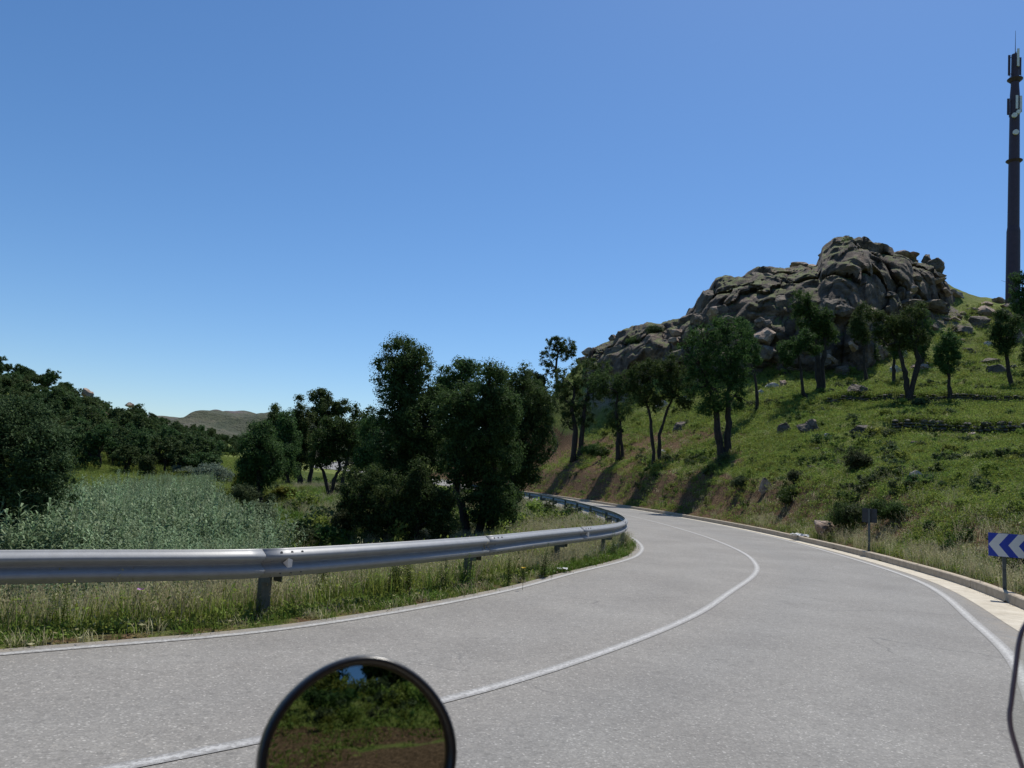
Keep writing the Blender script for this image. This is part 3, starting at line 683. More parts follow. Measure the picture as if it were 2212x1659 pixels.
def worley(P, seed):
    P = np.asarray(P, float); b_ = np.floor(P).astype(np.int64); f1 = np.full(len(P), 9.); f2 = np.full(len(P), 9.); idv = np.zeros(len(P))
    for a in (-1, 0, 1):
        for b2 in (-1, 0, 1):
            for c_ in (-1, 0, 1):
                i, j_, k_2 = b_[:, 0] + a, b_[:, 1] + b2, b_[:, 2] + c_
                q = np.stack([i + .5 + .45 * _hash(i, j_, k_2, seed), j_ + .5 + .45 * _hash(i, j_, k_2, seed + 1), k_2 + .5 + .45 * _hash(i, j_, k_2, seed + 2)], 1)
                d = np.sqrt(((q - P) ** 2).sum(1)); n_ = d < f1; f2 = np.where(n_, f1, np.minimum(f2, d)); idv = np.where(n_, _hash(i, j_, k_2, seed + 3), idv); f1 = np.where(n_, d, f1)
    return f1, f2, idv
def crag_face(name, sky_l, base_l, d_sky, d_base, seed, amp=1.0, nx=340, ny=150):
    xs = np.linspace(sky_l[0][0], sky_l[-1][0], nx); ys = np.interp(xs, *np.array(sky_l, float).T); bx = np.array(base_l, float)
    xb = np.linspace(base_l[0][0], base_l[-1][0], nx); yb = np.interp(xb, *bx.T)
    T = np.array([at(x, y, np.interp(x, *np.array(d_sky, float).T)) for x, y in zip(xs, ys)]); B = np.array([at(x, y, np.interp(x, *np.array(d_base, float).T)) for x, y in zip(xb, yb)]); B[:, 2] -= 1.5
    v = np.linspace(0, 1.45, ny); V = []
    for v_ in v:
        if v_ <= 1: P = B + (T - B) * np.array([v_ ** 3.2, v_ ** 3.2, v_])[None]
        else: P = T + np.array([.5, 9, -6]) * (v_ - 1) * 1.6
        V.append(P)
    V = np.array(V).reshape(-1, 3); vv = np.repeat(v, nx); uu = np.tile(np.linspace(0, 1, nx), ny)
    q = V * np.array([.26, .26, .2]) + seed; rn = 1 - 2 * np.abs(noise3(q, seed)); rn += .55 * (1 - 2 * np.abs(noise3(q * 2.1, seed + 1))); rn += .28 * (1 - 2 * np.abs(noise3(q * 4.7, seed + 2))) + .14 * noise3(q * 11, seed + 3)
    wq = V * np.array([.17, .09, .19]) + .18 * noise3(V * .5, seed + 4)[:, None]; f1, f2, cid = worley(wq, seed); g1, g2, gid = worley(wq * 2.6 + 4, seed + 6)
    cell = cid * .8 + np.minimum((f2 - f1) * 3.2, 1) * 1.2 - .6 + gid * .18 + np.minimum((g2 - g1) * 3, 1) * .30
    fade = sstep(0, .06, uu) * (1 - sstep(.94, 1, uu)); dy = -(rn * .45 + cell * 1.15) * amp * fade * np.where(vv <= 1, 1 - .72 * sstep(.86, 1, vv), .35)
    V[:, 1] += dy; V[:, 0] -= dy * -.35; V[:, 2] += .35 * noise3(q * 3.1, seed + 5) * fade * (vv < 1.2) + .5 * cell * fade * (vv > .9)
    i_ = np.arange(nx * ny).reshape(ny, nx); Q = np.stack([i_[:-1, :-1].ravel(), i_[:-1, 1:].ravel(), i_[1:, 1:].ravel(), i_[1:, :-1].ravel()], 1)
    o = link(name, mesh_np(name, V - np.array(crag_inv), Q, M['crag'], False), crag); return o
crag_face('rock_face', [(1452, 705), (1475, 692), (1500, 668), (1515, 640), (1545, 608), (1600, 598), (1640, 586), (1700, 584), (1765, 578), (1775, 545), (1800, 525), (1840, 522), (1870, 538), (1905, 552), (1950, 558), (1985, 570), (2018, 572), (2036, 600), (2066, 640)],
          [(1455, 800), (1520, 812), (1600, 812), (1700, 804), (1800, 800), (1870, 798), (1900, 760), (1950, 705), (2000, 680), (2062, 655)],
          [(1450, 101), (1545, 97), (1640, 97), (1770, 98), (2060, 98)], [(1455, 91), (1520, 85), (1600, 81), (1750, 78), (1870, 76), (1900, 80), (2000, 90), (2062, 95)], 3)
crag_face('rock_ridge', [(1262, 782), (1275, 770), (1290, 752), (1330, 738), (1360, 722), (1400, 706), (1440, 700), (1478, 694), (1500, 696)],
          [(1265, 805), (1300, 812), (1400, 810), (1500, 808)], [(1262, 112), (1350, 106), (1500, 100)], [(1265, 107), (1300, 101), (1400, 93), (1500, 87)], 8, 1.0, 150, 80)
for (x, y, w, h) in [(1230, 500, 220, 180), (1400, 640, 200, 260), (1060, 600, 220, 240), (430, 720, 200, 160), (350, 710, 150, 120), (1380, 560, 160, 80), (940, 950, 130, 140), (490, 580, 130, 260), (850, 420, 200, 140), (960, 420, 260, 120)]:
    crag_rock(*c4(x, y), w * K237, h * K237)
crag_rock(*c4(1450, 235), 280 * K237, 270 * K237, d=98, dep=8); crag_rock(*c4(1640, 270), 180 * K237, 210 * K237, d=98, dep=7)
crag_rock(*c4(1260, 325), 240 * K237, 90 * K237, ROCK_T, d=97, dep=5); crag_rock(*c4(1170, 305), 130 * K237, 50 * K237, ROCK_T, d=97, dep=4)
for (x, y, w, h, d) in [(250, 320, 260, 260, 97), (380, 360, 260, 220, 95), (200, 440, 260, 240, 92), (740, 322, 160, 190, 96), (700, 275, 100, 110, 97)]:
    crag_rock(*c5(x, y), w * K237, h * K237, d=d)
for (x, y, w, h) in [(520, 262, 270, 90), (565, 240, 90, 60), (470, 232, 50, 50)]: crag_rock(*c5(x, y), w * K237, h * K237, ROCK_T, d=98, dep=4)
for (x, y, w, h) in [(770, 385, 140, 80), (740, 430, 200, 50), (570, 340, 180, 60), (600, 410, 140, 60), (570, 475, 140, 90), (350, 520, 80, 50), (420, 530, 120, 60), (560, 590, 240, 110), (750, 590, 180, 100), (790, 640, 160, 80), (850, 505, 90, 60), (910, 515, 120, 80)]:
    crag_rock(*c5(x, y), w * K237, h * K237, random.choice([ROCK, ROCK_T]), d=None)
for (x, y, w, h, tn) in [(1285, 105, 80, 70, 0), (1220, 140, 110, 70, 0), (1050, 240, 130, 80, 1), (990, 295, 90, 70, 0), (1250, 270, 280, 230, 0), (1420, 250, 260, 260, 0), (1560, 105, 300, 110, 1), (1600, 240, 260, 200, 0), (1700, 100, 150, 110, 1), (1350, 330, 250, 180, 0), (1150, 280, 160, 140, 0), (1700, 260, 160, 120, 0), (1380, 115, 100, 70, 1)]:
    crag_rock(*c3(x, y), w * K237, h * K237, ROCK_T if tn else ROCK)
# smaller blocks broken out of the face, inside the outline of the crag
poly = [(1480, 700), (1510, 655), (1545, 612), (1600, 602), (1660, 595), (1760, 590), (1850, 600), (1900, 640), (1880, 740), (1850, 775), (1700, 790), (1560, 775), (1490, 750)]
def inpoly(x, y, P):
    c_ = False; j_ = len(P) - 1
    for i_ in range(len(P)):
        if (P[i_][1] > y) != (P[j_][1] > y) and x < (P[j_][0] - P[i_][0]) * (y - P[i_][1]) / (P[j_][1] - P[i_][1]) + P[i_][0]: c_ = not c_
        j_ = i_
    return c_
cnt = 0
while cnt < 50:
    x, y = random.uniform(1270, 2010), random.uniform(560, 800)
    if not (inpoly(x, y, poly) or inpoly(x, y, [(1850, 580), (1950, 585), (2030, 620), (2010, 660), (1900, 740)]) or inpoly(x, y, [(1270, 790), (1340, 740), (1460, 705), (1480, 790)])): continue
    s_ = random.uniform(18, 66) * random.uniform(.6, 1); cnt += 1
    crag_rock(x, y, s_, s_ * random.uniform(.6, 1.2), random.choice([ROCK, ROCK, ROCK, ROCK_T]), tilt=.5)
# loose blocks on the slope, each a thing
LR = [
 (c5, 1150, 585, 110, 55, 'T', 'flat tan slab on the skyline just left of the dark mast'), (c5, 1240, 565, 110, 55, 'T', 'square tan block on the skyline at the foot of the dark mast'),
 (c5, 1150, 650, 200, 80, 'T', 'long pale slab below the skyline slabs, left of the mast'), (c5, 1310, 605, 90, 50, 'T', 'small tan block right of the foot of the mast'),
 (c5, 1100, 720, 150, 100, 'R', 'tilted streaked grey slab on the slope below the mast'), (c5, 980, 780, 200, 80, 'R', 'low grey ribbed slab lying in grass between crag and mast'),
 (c5, 1300, 690, 150, 100, 'R', 'grey block behind the thin tree under the mast'), (c5, 1165, 890, 70, 40, 'P', 'small white stone left of the thin tree under the mast'),
 (c5, 1180, 1010, 150, 60, 'R', 'wide flat grey rock above the upper terrace wall, far right'), (c5, 1210, 1075, 140, 90, 'R', 'rough grey boulder just under the wide flat rock, far right'),
 (c5, 1380, 850, 150, 130, 'R', 'stack-like pale boulder at the right edge of the picture on the slope'), (c5, 370, 940, 210, 160, 'T', 'large brown boulder between two crooked trees under the crag'),
 (c5, 90, 1085, 115, 90, 'R', 'rounded mottled boulder in grass left of the bent oak'), (c5, 205, 1225, 190, 85, 'R', 'big mottled rock lying on top of the upper terrace wall'),
 (c5, 480, 1080, 80, 60, 'P', 'pinkish pale stone at the left of the forked oak trunk'), (c5, 690, 1055, 130, 80, 'T', 'brown rock behind the trunk of the dark upright oak'),
 (c5, 535, 965, 80, 70, 'P', 'pale stone between the crowns of the forked oak'), (c5, 640, 970, 80, 50, 'R', 'grey stone right of the fork of the forked oak'),
 (c5, 770, 760, 80, 60, 'R', 'grey rock above the small round-headed oak'), (c5, 950, 690, 50, 30, 'T', 'tiny brown stone high on the grassy slope'),
 (c6, 785, 225, 60, 32, 'T', 'small brown stone in grass above the bare earth ledge'), (c6, 757, 358, 85, 42, 'T', 'flat tan stone left of the round bush'),
 (c6, 425, 485, 75, 95, 'T', 'upright reddish rock in the eroded bank right of the big oak shadow'), (c6, 1215, 298, 38, 26, 'P', 'little white stone right above the round bush'),
 (c6, 1485, 418, 108, 64, 'P', 'bright white boulder alone in the middle of the green slope'), (c6, 545, 90, 100, 105, 'R', 'dark shaded boulder under the leaning oak above the bank'),
 (c6, 740, 85, 150, 105, 'R', 'wide shaded boulder at the left end of the lower terrace'), (c6, 860, 140, 60, 36, 'P', 'small pale stone below the wide shaded boulder'),
 (c6, 1120, 90, 150, 65, 'R', 'low dark boulder with a pale top near the lower terrace wall'), (c6, 1260, 97, 90, 40, 'R', 'flat grey stone touching the left end of the lower terrace wall'),
 (c6, 862, 800, 150, 110, 'T', 'pale tan boulder in dry grass close behind the kerb'), (c6, 1290, 672, 40, 45, 'P', 'white stone tip poking out of the dark bush by the square sign'),
 (c6, 800, 800, 50, 30, 'T', 'small brown stone touching the pale boulder behind the kerb'), (c6, 1860, 135, 80, 45, 'T', 'brown broken stone below the lower terrace wall, far right'), (c6, 1465, 188, 70, 34, 'T', 'low brown stone pile in grass below the lower terrace wall'),
 (c4, 1070, 1172, 60, 70, 'T', 'pointed brown stone at the foot of the crag, between two oaks'), (c4, 1000, 1198, 110, 36, 'P', 'pale flat slab lying beside the pointed brown stone'),
 (c4, 300, 1500, 100, 80, 'R', 'half buried grey rock in the oak shade above the bank'), (c4, 900, 1255, 60, 46, 'P', 'pale stone behind the thin straight oak trunk'), (c4, 1130, 1075, 60, 40, 'T', 'small tan stone on the grass line under the crag'),
 (c4, 700, 1345, 80, 22, 'P', 'thin white slab in grass right of the twin-trunk oak'), (c3, 1760, 590, 90, 50, 'P', 'pale stones seen through the branches above the twin-stem oak'), (c3, 1600, 625, 100, 50, 'P', 'pale rock behind the stems of the twin-stem oak'),
 (c3, 1600, 975, 70, 24, 'P', 'small flat pale stone at the foot of the twin-stem oak'),
]
for i, (cf, x, y, w, h, kd, lab) in enumerate(LR):
    kk = K22 if cf is c6 else K237; px, py = cf(x, y); w *= kk; h *= kk
    p, dd = hit(px, py + h * .3, 12, 130); w_, h_ = w * dd / F_PX, h * dd / F_PX
    mes = {'R': ROCK, 'T': ROCK_T, 'P': ROCK_P}[kd]
    o = put_rock('boulder' if w_ > 1.2 else 'stone', mes, p + np.array([0, w_ * .15, 0]), w_ * 1.25, h_ * 1.55, w_ * .9, None, -.38 if 'close behind the kerb' in lab else -.12, .15, i)
    tag(o, lab, 'rock', 'loose rocks on the grassy slope')
rr_ = random.Random(5); n_ = 0
while n_ < 46:
    x, y = rr_.uniform(1890, 2212), rr_.uniform(640, 800)
    if y < 640 + max(0, 2050 - x) * .0 or (x < 1930 and y < 720): continue
    w = rr_.uniform(8, 34) * rr_.uniform(.5, 1); p, dd = hit(x, y, 40, 115); w_ = w * dd / F_PX
    o = put_rock('boulder', rr_.choice([ROCK, ROCK_T, ROCK_P if w < 14 else ROCK]), p, w_, w_ * rr_.uniform(.4, .7), w_ * .8, None, -.1, .3, n_); n_ += 1
    tag(o, 'grey rock among the many strewn over the grass between crag and mast', 'rock', 'rocks strewn below the mast')
p, dd = hit(708, 1140, 16, 30); o = put_rock('stone', ROCK_P, p, .36, .36, .35, None, .0, .2, 0); tag(o, 'pale pink stone on the grassy spur left of the big dark oak', 'rock')
for (px, py, w, h, lab) in [(190, 858, 30, 34, 'tall reddish rock on the skyline of the wooded hillside'), (205, 895, 60, 16, 'pale flat ledge just right of the tall reddish rock'), (218, 885, 42, 18, 'brown rock spur descending the skyline of the wooded hill'),
                            (64, 1256 / 1.4467, 16, 22, 'cream rock among trees high on the wooded hillside'), (192, 1264 / 1.4467, 26, 18, 'cream rock in the middle of the wooded hillside'), (280, 1268 / 1.4467, 20, 12, 'cream rock among trees right of the others'),
                            (45, 1195 / 1.4467, 34, 14, 'pale ledges of rock under the skyline trees far left')]:
    p, dd = hit(px, py, 70, 360)
    o = put_rock('boulder', ROCK_T, p, w * dd / F_PX, h * dd / F_PX, w * dd / F_PX * .8, None, -.15, .2); tag(o, lab, 'rock')

# dry stone walls
def stone_wall(pts, h, label, seed):
    r_ = random.Random(seed); P = np.array([q[:2] for q in pts]); w_ = tag(empty('dry_stone_wall', (P[0][0], P[0][1], H1(*P[0]))), label, 'stone wall')
    L = np.concatenate([[0], np.cumsum(np.hypot(*np.diff(P, axis=0).T))]); s_ = 0; base = Vector(w_.location)
    mes = [rock_mesh('wall_stone_%d' % k, 400 + k + seed, 2, 9, M['stone'], .05) for k in range(5)]
    z0 = 0; course = 0
    while z0 < h:
        ch = r_.uniform(.13, .24); s_ = r_.uniform(-.2, .2)
        while s_ < L[-1]:
            ln = r_.uniform(.22, .6) * (1.5 if r_.random() < .12 else 1); x, y = np.interp(s_ + ln / 2, L, P[:, 0]), np.interp(s_ + ln / 2, L, P[:, 1])
            x2, y2 = np.interp(s_ + ln / 2 + .3, L, P[:, 0]), np.interp(s_ + ln / 2 + .3, L, P[:, 1])
            if r_.random() < (.97 if z0 + ch < h else .7):
                gz = H1(x + (y2 - y) * .8, y - (x2 - x) * .8)
                o = bpy.data.objects.new('stone', r_.choice(mes)); COL.objects.link(o); o.parent = w_
                o.location = (x - base.x + r_.uniform(-.05, .05), y - base.y + .12 + z0 * .12 + r_.uniform(-.06, .06), gz + z0 + ch * .5 - base.z)
                o.scale = (ln * .56, .24, ch * .6 * r_.uniform(.85, 1.15)); o.rotation_euler = (r_.uniform(-.12, .12), r_.uniform(-.12, .12), math.atan2(y2 - y, x2 - x) + r_.uniform(-.15, .15))
            s_ += ln
        z0 += ch
        if len(w_.children) > 280: break
stone_wall(WALL_LOW, .8, 'lower dry stone terrace wall, dark and overgrown, running to the right edge', 1)
stone_wall(WALL_HIGH, .7, 'upper dry stone terrace wall passing behind the oak trunks', 2)

# ---------------------------------------------------------------- telecom mast
DT = 98.0; k_ = DT / F_PX
tb = at(2187, 652, DT); mast = empty('telecom_mast', (tb[0], tb[1], tb[2] - 1)); tag(mast, 'tall dark tapered phone mast with antennas and small dishes on the hilltop at right', 'phone mast')
mast.rotation_euler = (0, R(1.7), 0)
def zt_(py): return float(at(2187 + (652 - py) * .012, py, DT)[2] - tb[2]) + 1
MB().tube([(0, 0, 0), (0, 0, zt_(500))], [.84, .79], 24).build('lower_section', M['tower'], mast, smooth=False)
MB().tube([(0, 0, zt_(500)), (0, 0, zt_(490)), (0, 0, zt_(345))], [.79, .70, .66], 24).build('middle_section', M['tower'], mast)
MB().tube([(0, 0, zt_(345)), (0, 0, zt_(205)), (0, 0, zt_(185)), (0, 0, zt_(118))], [.64, .58, .50, .46], 24).build('upper_section', M['tower'], mast)
def plat(z, r):
    mb = MB(); mb.tube([(0, 0, z - .35), (0, 0, z), (0, 0, z + .06)], [.6, r, r], 20)
    return mb.build('platform', M['tower'], mast)
plat(zt_(348), 1.0); plat(zt_(172), .95)
MB().tube([(0, 0, zt_(120)), (0, 0, zt_(66))], [.05, .02], 6).build('lightning_rod', M['tower'], mast)
for (x, y, z0, z1, nm) in [(-.95, -.2, zt_(166), zt_(122), 0), (.0, -.62, zt_(148), zt_(110), 1), (.75, .1, zt_(160), zt_(122), 0), (-.15, -.68, zt_(240), zt_(211), 1), (.42, -.6, zt_(240), zt_(211), 1), (-.95, -.1, zt_(250), zt_(215), 0)]:
    MB().box((x, y, (z0 + z1) / 2), (.30, .14, z1 - z0)).build('panel_antenna', M['antenna'] if nm else M['tower'], mast, bevel=.03)
    mb = MB()
    for z in (z0 + .3, z1 - .3): mb.tube([(0, 0, z), (x, y, z)], .045, 6)
    mb.tube([(x + .2, y + .1, z0 - .3), (x + .2, y + .1, z1 + .1)], .04, 6); mb.build('bracket', M['tower'], mast)
for (x, z, r) in [(-.55, zt_(256), .33), (.0, zt_(248), .3), (-.35, zt_(292), .36)]:
    MB().tube([(x, -.55, z), (x - .02, -.75, z), (x - .05, -.98, z), (x - .055, -1.0, z)], [r * .55, r, r, r * .9], 18).build('dish', M['antenna'], mast, smooth=False)
MB().tube([(0, -.6, zt_(600)), (0, 0, zt_(600))], .03, 6).build('step_bolt', M['tower'], mast)

# ---------------------------------------------------------------- trees
def leaf_cloud(C, Rd, n, size, r_, shell=.5, clump=.35, aspect=1.9, up=.25, squash=1.0):
    """leaves gathered in compact tufts that sit on and in ellipsoids (centres C, radii Rd), so the crown is knobbly, dense and uneven"""
    C = np.array(C, float); Rd = np.array(Rd, float); vol = (Rd[:, 0] * Rd[:, 1] * Rd[:, 2]) ** .67; pr = vol / vol.sum()
    tr = min(clump * 1.25, Rd.mean() * .6)                       # tuft radius
    area = (Rd.mean(1) ** 2 * 12.6).sum(); nc = int(np.clip(area / (tr * tr * 3.1) * (2.3 if clump < .28 else 1.8), 6, n / 40))
    b_ = r_.choice(len(C), nc, p=pr)
    d = r_.normal(size=(nc, 3)); d /= np.linalg.norm(d, axis=1)[:, None]
    rad = shell + (.98 - shell) * r_.random(nc) ** .6
    lump = 1 + .20 * noise3(d * 2.3 + b_[:, None] * 3.1, 5)
    cc = C[b_] + d * Rd[b_] * (rad * lump)[:, None]
    cr = tr * (.55 + .8 * r_.random(nc) ** 1.5)
    w = cr ** 2; ci = r_.choice(nc, n, p=w / w.sum())
    o_ = r_.normal(size=(n, 3)); o_ /= np.linalg.norm(o_, axis=1)[:, None]
    inner = r_.random(n) < .14
    rr = np.where(inner, .5 * r_.random(n), .55 + .5 * r_.random(n) ** .7)
    P = cc[ci] + o_ * (cr[ci] * rr)[:, None] * np.array([1, 1, .85])
    nrm = r_.normal(size=(n, 3)) * .62 + o_ * .95 + np.array([0, 0, up]); nrm /= np.linalg.norm(nrm, axis=1)[:, None]
    a = np.cross(nrm, r_.normal(size=(n, 3))); a /= np.linalg.norm(a, axis=1)[:, None]; bb = np.cross(nrm, a)
    L = (size * (.6 + .8 * r_.random(n)) * np.where(inner, 2.4, 1.0))[:, None]; Wd = L / aspect
    V = np.stack([P - a * L * .5, P + bb * Wd * .5 + nrm * L * .06, P + a * L * .5, P - bb * Wd * .5 + nrm * L * .06], 1).reshape(-1, 3)
    return V
def quads_of(V): return np.arange(len(V)).reshape(-1, 4)
def trunk_mb(mb, base, pts, r0, r1, r_, n=8):
    pts = [Vector(p) for p in pts]; P = []
    for i in range(len(pts) - 1):
        m_ = 4
        for k in range(m_):
            u = k / m_; q = pts[i].lerp(pts[i + 1], u)
            P.append(q + Vector(r_.normal(size=3)) * r0 * .16 * (1 if (i + k) else 0))
    P.append(pts[-1]); n_ = len(P)
    rad = [r0 + (r1 - r0) * i / (n_ - 1) for i in range(n_)]; rad = [rr * (1 + .1 * r_.normal()) for rr in rad]; rad[0] *= 1.5
    mb.tube(P, rad, n); return P
def build_tree(name, px, py, d, stems, blobs, label, group=None, leaf=.09, n=9000, r0=.2, mat='oak', dep=.85, shell=.45, clump=.32, cat='tree', base=None, nobase=False, seed=1):
    """stems: lists of picture points (x, y[, depth offset in m]); blobs: (x, y, rx, ry[, depth offset]) in picture units at distance d"""
    r_ = np.random.default_rng(seed); k = d / F_PX
    b0 = base if base is not None else at(px, py, d); gz = H1(b0[0], b0[1]); b0 = np.array([b0[0], b0[1], gz])
    t_ = empty(name, tuple(b0)); tag(t_, label, cat, group)
    C = []; Rd = []
    for i, bl in enumerate(blobs):
        x, y, rx, ry = bl[:4]; dy = bl[4] if len(bl) > 4 else r_.uniform(-.5, .5) * rx * k * 1.0
        q = at(x, y, d + dy) - b0; C.append(q); Rd.append((rx * k, (rx + ry) * .5 * k * dep, ry * k))
    mb = MB(); ends = []
    for st in stems:
        P = []
        for j_, s_ in enumerate(st):
            q = at(s_[0], s_[1], d + (s_[2] if len(s_) > 2 else 0)) - b0
            if j_ == 0: q = np.array([q[0], q[1], -.35])
            P.append(q)
        trunk_mb(mb, b0, P, r0, r0 * .42, r_); ends.append(P)
    for c_, rr in zip(C, Rd):                      # limbs from the nearest stem into each clump
        best = None
        for P in ends:
            for q in P[1:]:
                dd = np.linalg.norm(q - c_) + max(0, q[2] - c_[2]) * 1.5
                if best is None or dd < best[0]: best = (dd, q)
        if best is None: continue
        q = best[1]; mid = (q + c_) / 2 + r_.normal(size=3) * .15 * np.linalg.norm(c_ - q); mid[2] -= .1 * np.linalg.norm(c_ - q)
        trunk_mb(mb, b0, [q, mid, c_], r0 * .38, r0 * .12, r_, 6)
        for z_ in range(4):
            e = c_ + r_.normal(size=3) * np.array(rr) * .5
            trunk_mb(mb, b0, [c_ * .5 + mid * .5, (c_ + e) / 2, e], r0 * .14, r0 * .05, r_, 4)
    mb.build('trunk', M['bark'], t_, smooth=True)
    V = leaf_cloud(C, np.array(Rd) * (.97 if d > 40 else 1.08), int(n * (2.2 if d < 32 else 1.5)), leaf * (.72 if d < 32 else .85), r_, shell, clump)
    link('crown', mesh_np('crown', V, quads_of(V), M[mat]), t_)
    return t_
RT_ = 'cork oaks on the slope to the right'; MT_ = 'oaks on the spur inside the bend'
# --- right slope
build_tree('cork_oak', 1558, 984, 51, [[(1562, 984), (1550, 930), (1548, 880), (1530, 830)], [(1570, 984), (1573, 930), (1570, 870), (1580, 800)]],
           [(1520, 730, 38, 34), (1560, 700, 30, 22), (1590, 735, 34, 45), (1510, 780, 36, 40), (1560, 775, 45, 45), (1600, 790, 22, 48), (1500, 830, 28, 32), (1548, 840, 35, 50), (1590, 850, 24, 45), (1480, 745, 18, 22), (1530, 880, 25, 28)],
           'largest cork oak on the right, two dark trunks standing on the cut bank', RT_, .13, 15000, .27, 'oak_lit', seed=11)
build_tree('cork_oak', 1420, 996, 60, [[(1415, 996), (1408, 940), (1405, 900), (1395, 870)], [(1426, 996), (1424, 940), (1440, 890), (1455, 855)]],
           [(1400, 800, 36, 25), (1440, 800, 36, 28), (1380, 840, 32, 28), (1425, 845, 35, 30), (1465, 825, 34, 35), (1480, 860, 25, 25), (1405, 870, 28, 20), (1450, 780, 25, 18), (1375, 810, 20, 20)],
           'cork oak with two thin curving stems, left of the largest oak', RT_, .14, 11000, .17, 'oak_lit', seed=12)
build_tree('cork_oak', 1338, 994, 70, [[(1335, 994), (1335, 940), (1330, 880), (1335, 850)], [(1346, 994), (1342, 950), (1340, 910)]],
           [(1320, 830, 32, 36), (1345, 860, 24, 50), (1325, 900, 20, 36), (1290, 830, 25, 30), (1358, 820, 22, 28), (1335, 930, 15, 25)],
           'dense oak with one thick and one thin stem, on the bank', RT_, .15, 8000, .22, seed=13)
build_tree('cork_oak', 1246, 988, 84, [[(1240, 988), (1242, 930), (1235, 880), (1240, 850)], [(1252, 988), (1258, 930), (1262, 880), (1270, 850)]],
           [(1225, 820, 36, 32), (1265, 805, 36, 34), (1240, 860, 34, 38), (1285, 845, 28, 38), (1210, 855, 24, 36), (1260, 895, 30, 30), (1300, 800, 22, 26), (1225, 905, 18, 28)],
           'oak with a forked double trunk and broad dark crown at the left of the bank', RT_, .17, 11000, .33, seed=14)
build_tree('cork_oak', 1203, 968, 100, [[(1205, 968), (1196, 940), (1185, 915), (1180, 890)]],
           [(1175, 880, 26, 30), (1160, 850, 24, 30), (1190, 850, 20, 25)], 'small leaning oak half hidden behind the trees of the spur', RT_, .18, 4500, .3, seed=15)
build_tree('cork_oak', 1205, 880, 122, [[(1205, 880), (1205, 830), (1200, 800), (1205, 760)]],
           [(1195, 745, 22, 18), (1225, 745, 20, 20), (1185, 775, 18, 22), (1215, 765, 22, 16), (1200, 725 + 12, 14, 10), (1235, 760, 12, 14), (1190, 800, 18, 16)],
           'tall oak whose crown stands clear against the sky beside the rocky ridge', RT_, .2, 6500, .33, seed=16)
build_tree('cork_oak', 1634, 878, 62, [[(1636, 880), (1634, 840), (1628, 790), (1620, 760)]],
           [(1610, 720, 16, 26), (1625, 755, 18, 26), (1605, 760, 14, 24), (1632, 780, 12, 14), (1600, 700, 14, 16)], 'thin straight oak standing just right of the largest oak', RT_, .14, 5000, .15, seed=17)
build_tree('cork_oak', 1742, 884, 60, [[(1748, 886), (1735, 850), (1730, 800), (1722, 760)]],
           [(1705, 755, 26, 22), (1745, 735, 20, 24), (1725, 745, 22, 22), (1700, 770, 20, 16), (1760, 750, 14, 18)], 'oak leaning left with a light lopsided crown, in front of the crag', RT_, .13, 6500, .18, 'oak_lit', seed=18)
build_tree('cork_oak', 1770, 858, 64, [[(1770, 862), (1769, 800), (1765, 740), (1745, 680)], [(1776, 860), (1776, 800), (1782, 740), (1790, 700)]],
           [(1728, 650, 20, 28), (1740, 690, 22, 28), (1760, 700, 22, 30), (1782, 690, 20, 28), (1745, 665, 20, 22), (1790, 720, 18, 26), (1765, 735, 22, 22), (1722, 672, 14, 16)],
           'tallest oak before the crag, thick dark trunk and narrow high crown', RT_, .14, 9500, .3, 'oak_lit', seed=19)
build_tree('cork_oak', 1872, 806, 72, [[(1873, 810), (1866, 780), (1868, 750), (1858, 730)]],
           [(1858, 695, 20, 32), (1868, 720, 16, 22), (1850, 720, 14, 22), (1862, 670, 14, 14)], 'small oak with an S-shaped trunk under the crag', RT_, .14, 5000, .16, seed=20)
build_tree('cork_oak', 1962, 872, 56, [[(1966, 874), (1958, 820), (1950, 790), (1940, 740)], [(1958, 820), (1985, 780), (1975, 745), (1965, 720)]],
           [(1890, 675, 24, 20), (1915, 700, 30, 26), (1945, 705, 30, 26), (1970, 690, 28, 26), (1980, 725, 22, 26), (1925, 740, 24, 18), (1900, 725, 18, 14), (1955, 740, 18, 18), (1990, 665, 14, 14)],
           'wide oak with a forked leaning trunk, its base before the upper terrace wall', RT_, .13, 10000, .24, seed=21)
build_tree('cork_oak', 1932, 828, 66, [[(1932, 832), (1930, 800), (1932, 770)]],
           [(1930, 740, 16, 26), (1938, 760, 14, 16)], 'thin dark stem standing right behind the forked oak', RT_, .14, 2500, .2, seed=22)
build_tree('cork_oak', 1990, 803, 75, [[(1990, 806), (1992, 770), (1995, 740)]],
           [(1995, 700, 16, 34), (1992, 745, 18, 30), (2002, 725, 12, 24), (1988, 675, 12, 14)], 'dark upright oak behind and right of the forked oak', RT_, .15, 5500, .26, seed=23)
build_tree('cork_oak', 2050, 880, 55, [[(2051, 884), (2051, 840), (2049, 800), (2048, 770)]],
           [(2045, 735, 20, 26), (2050, 770, 22, 26), (2032, 765, 14, 24), (2060, 745, 12, 18), (2046, 795, 16, 14)], 'small round-headed oak with one straight thin trunk', RT_, .12, 6500, .17, seed=24)
build_tree('cork_oak', 2184, 832, 60, [[(2186, 836), (2178, 800), (2176, 770), (2170, 740)]],
           [(2160, 700, 18, 28), (2175, 725, 22, 28), (2155, 730, 16, 24), (2190, 700, 14, 20), (2170, 755, 16, 14), (2163, 680, 12, 14)], 'thin oak below the mast, near the right edge', RT_, .13, 7000, .19, seed=25)
build_tree('cork_oak', 2212, 700, 88, [[(2212, 712), (2208, 680), (2205, 650)]],
           [(2205, 620, 26, 32), (2200, 655, 22, 28), (2225, 640, 26, 36), (2210, 600, 20, 16), (2195, 600, 14, 12)], 'dark rounded oak at the foot of the mast on the skyline', RT_, .16, 7000, .25, seed=26)
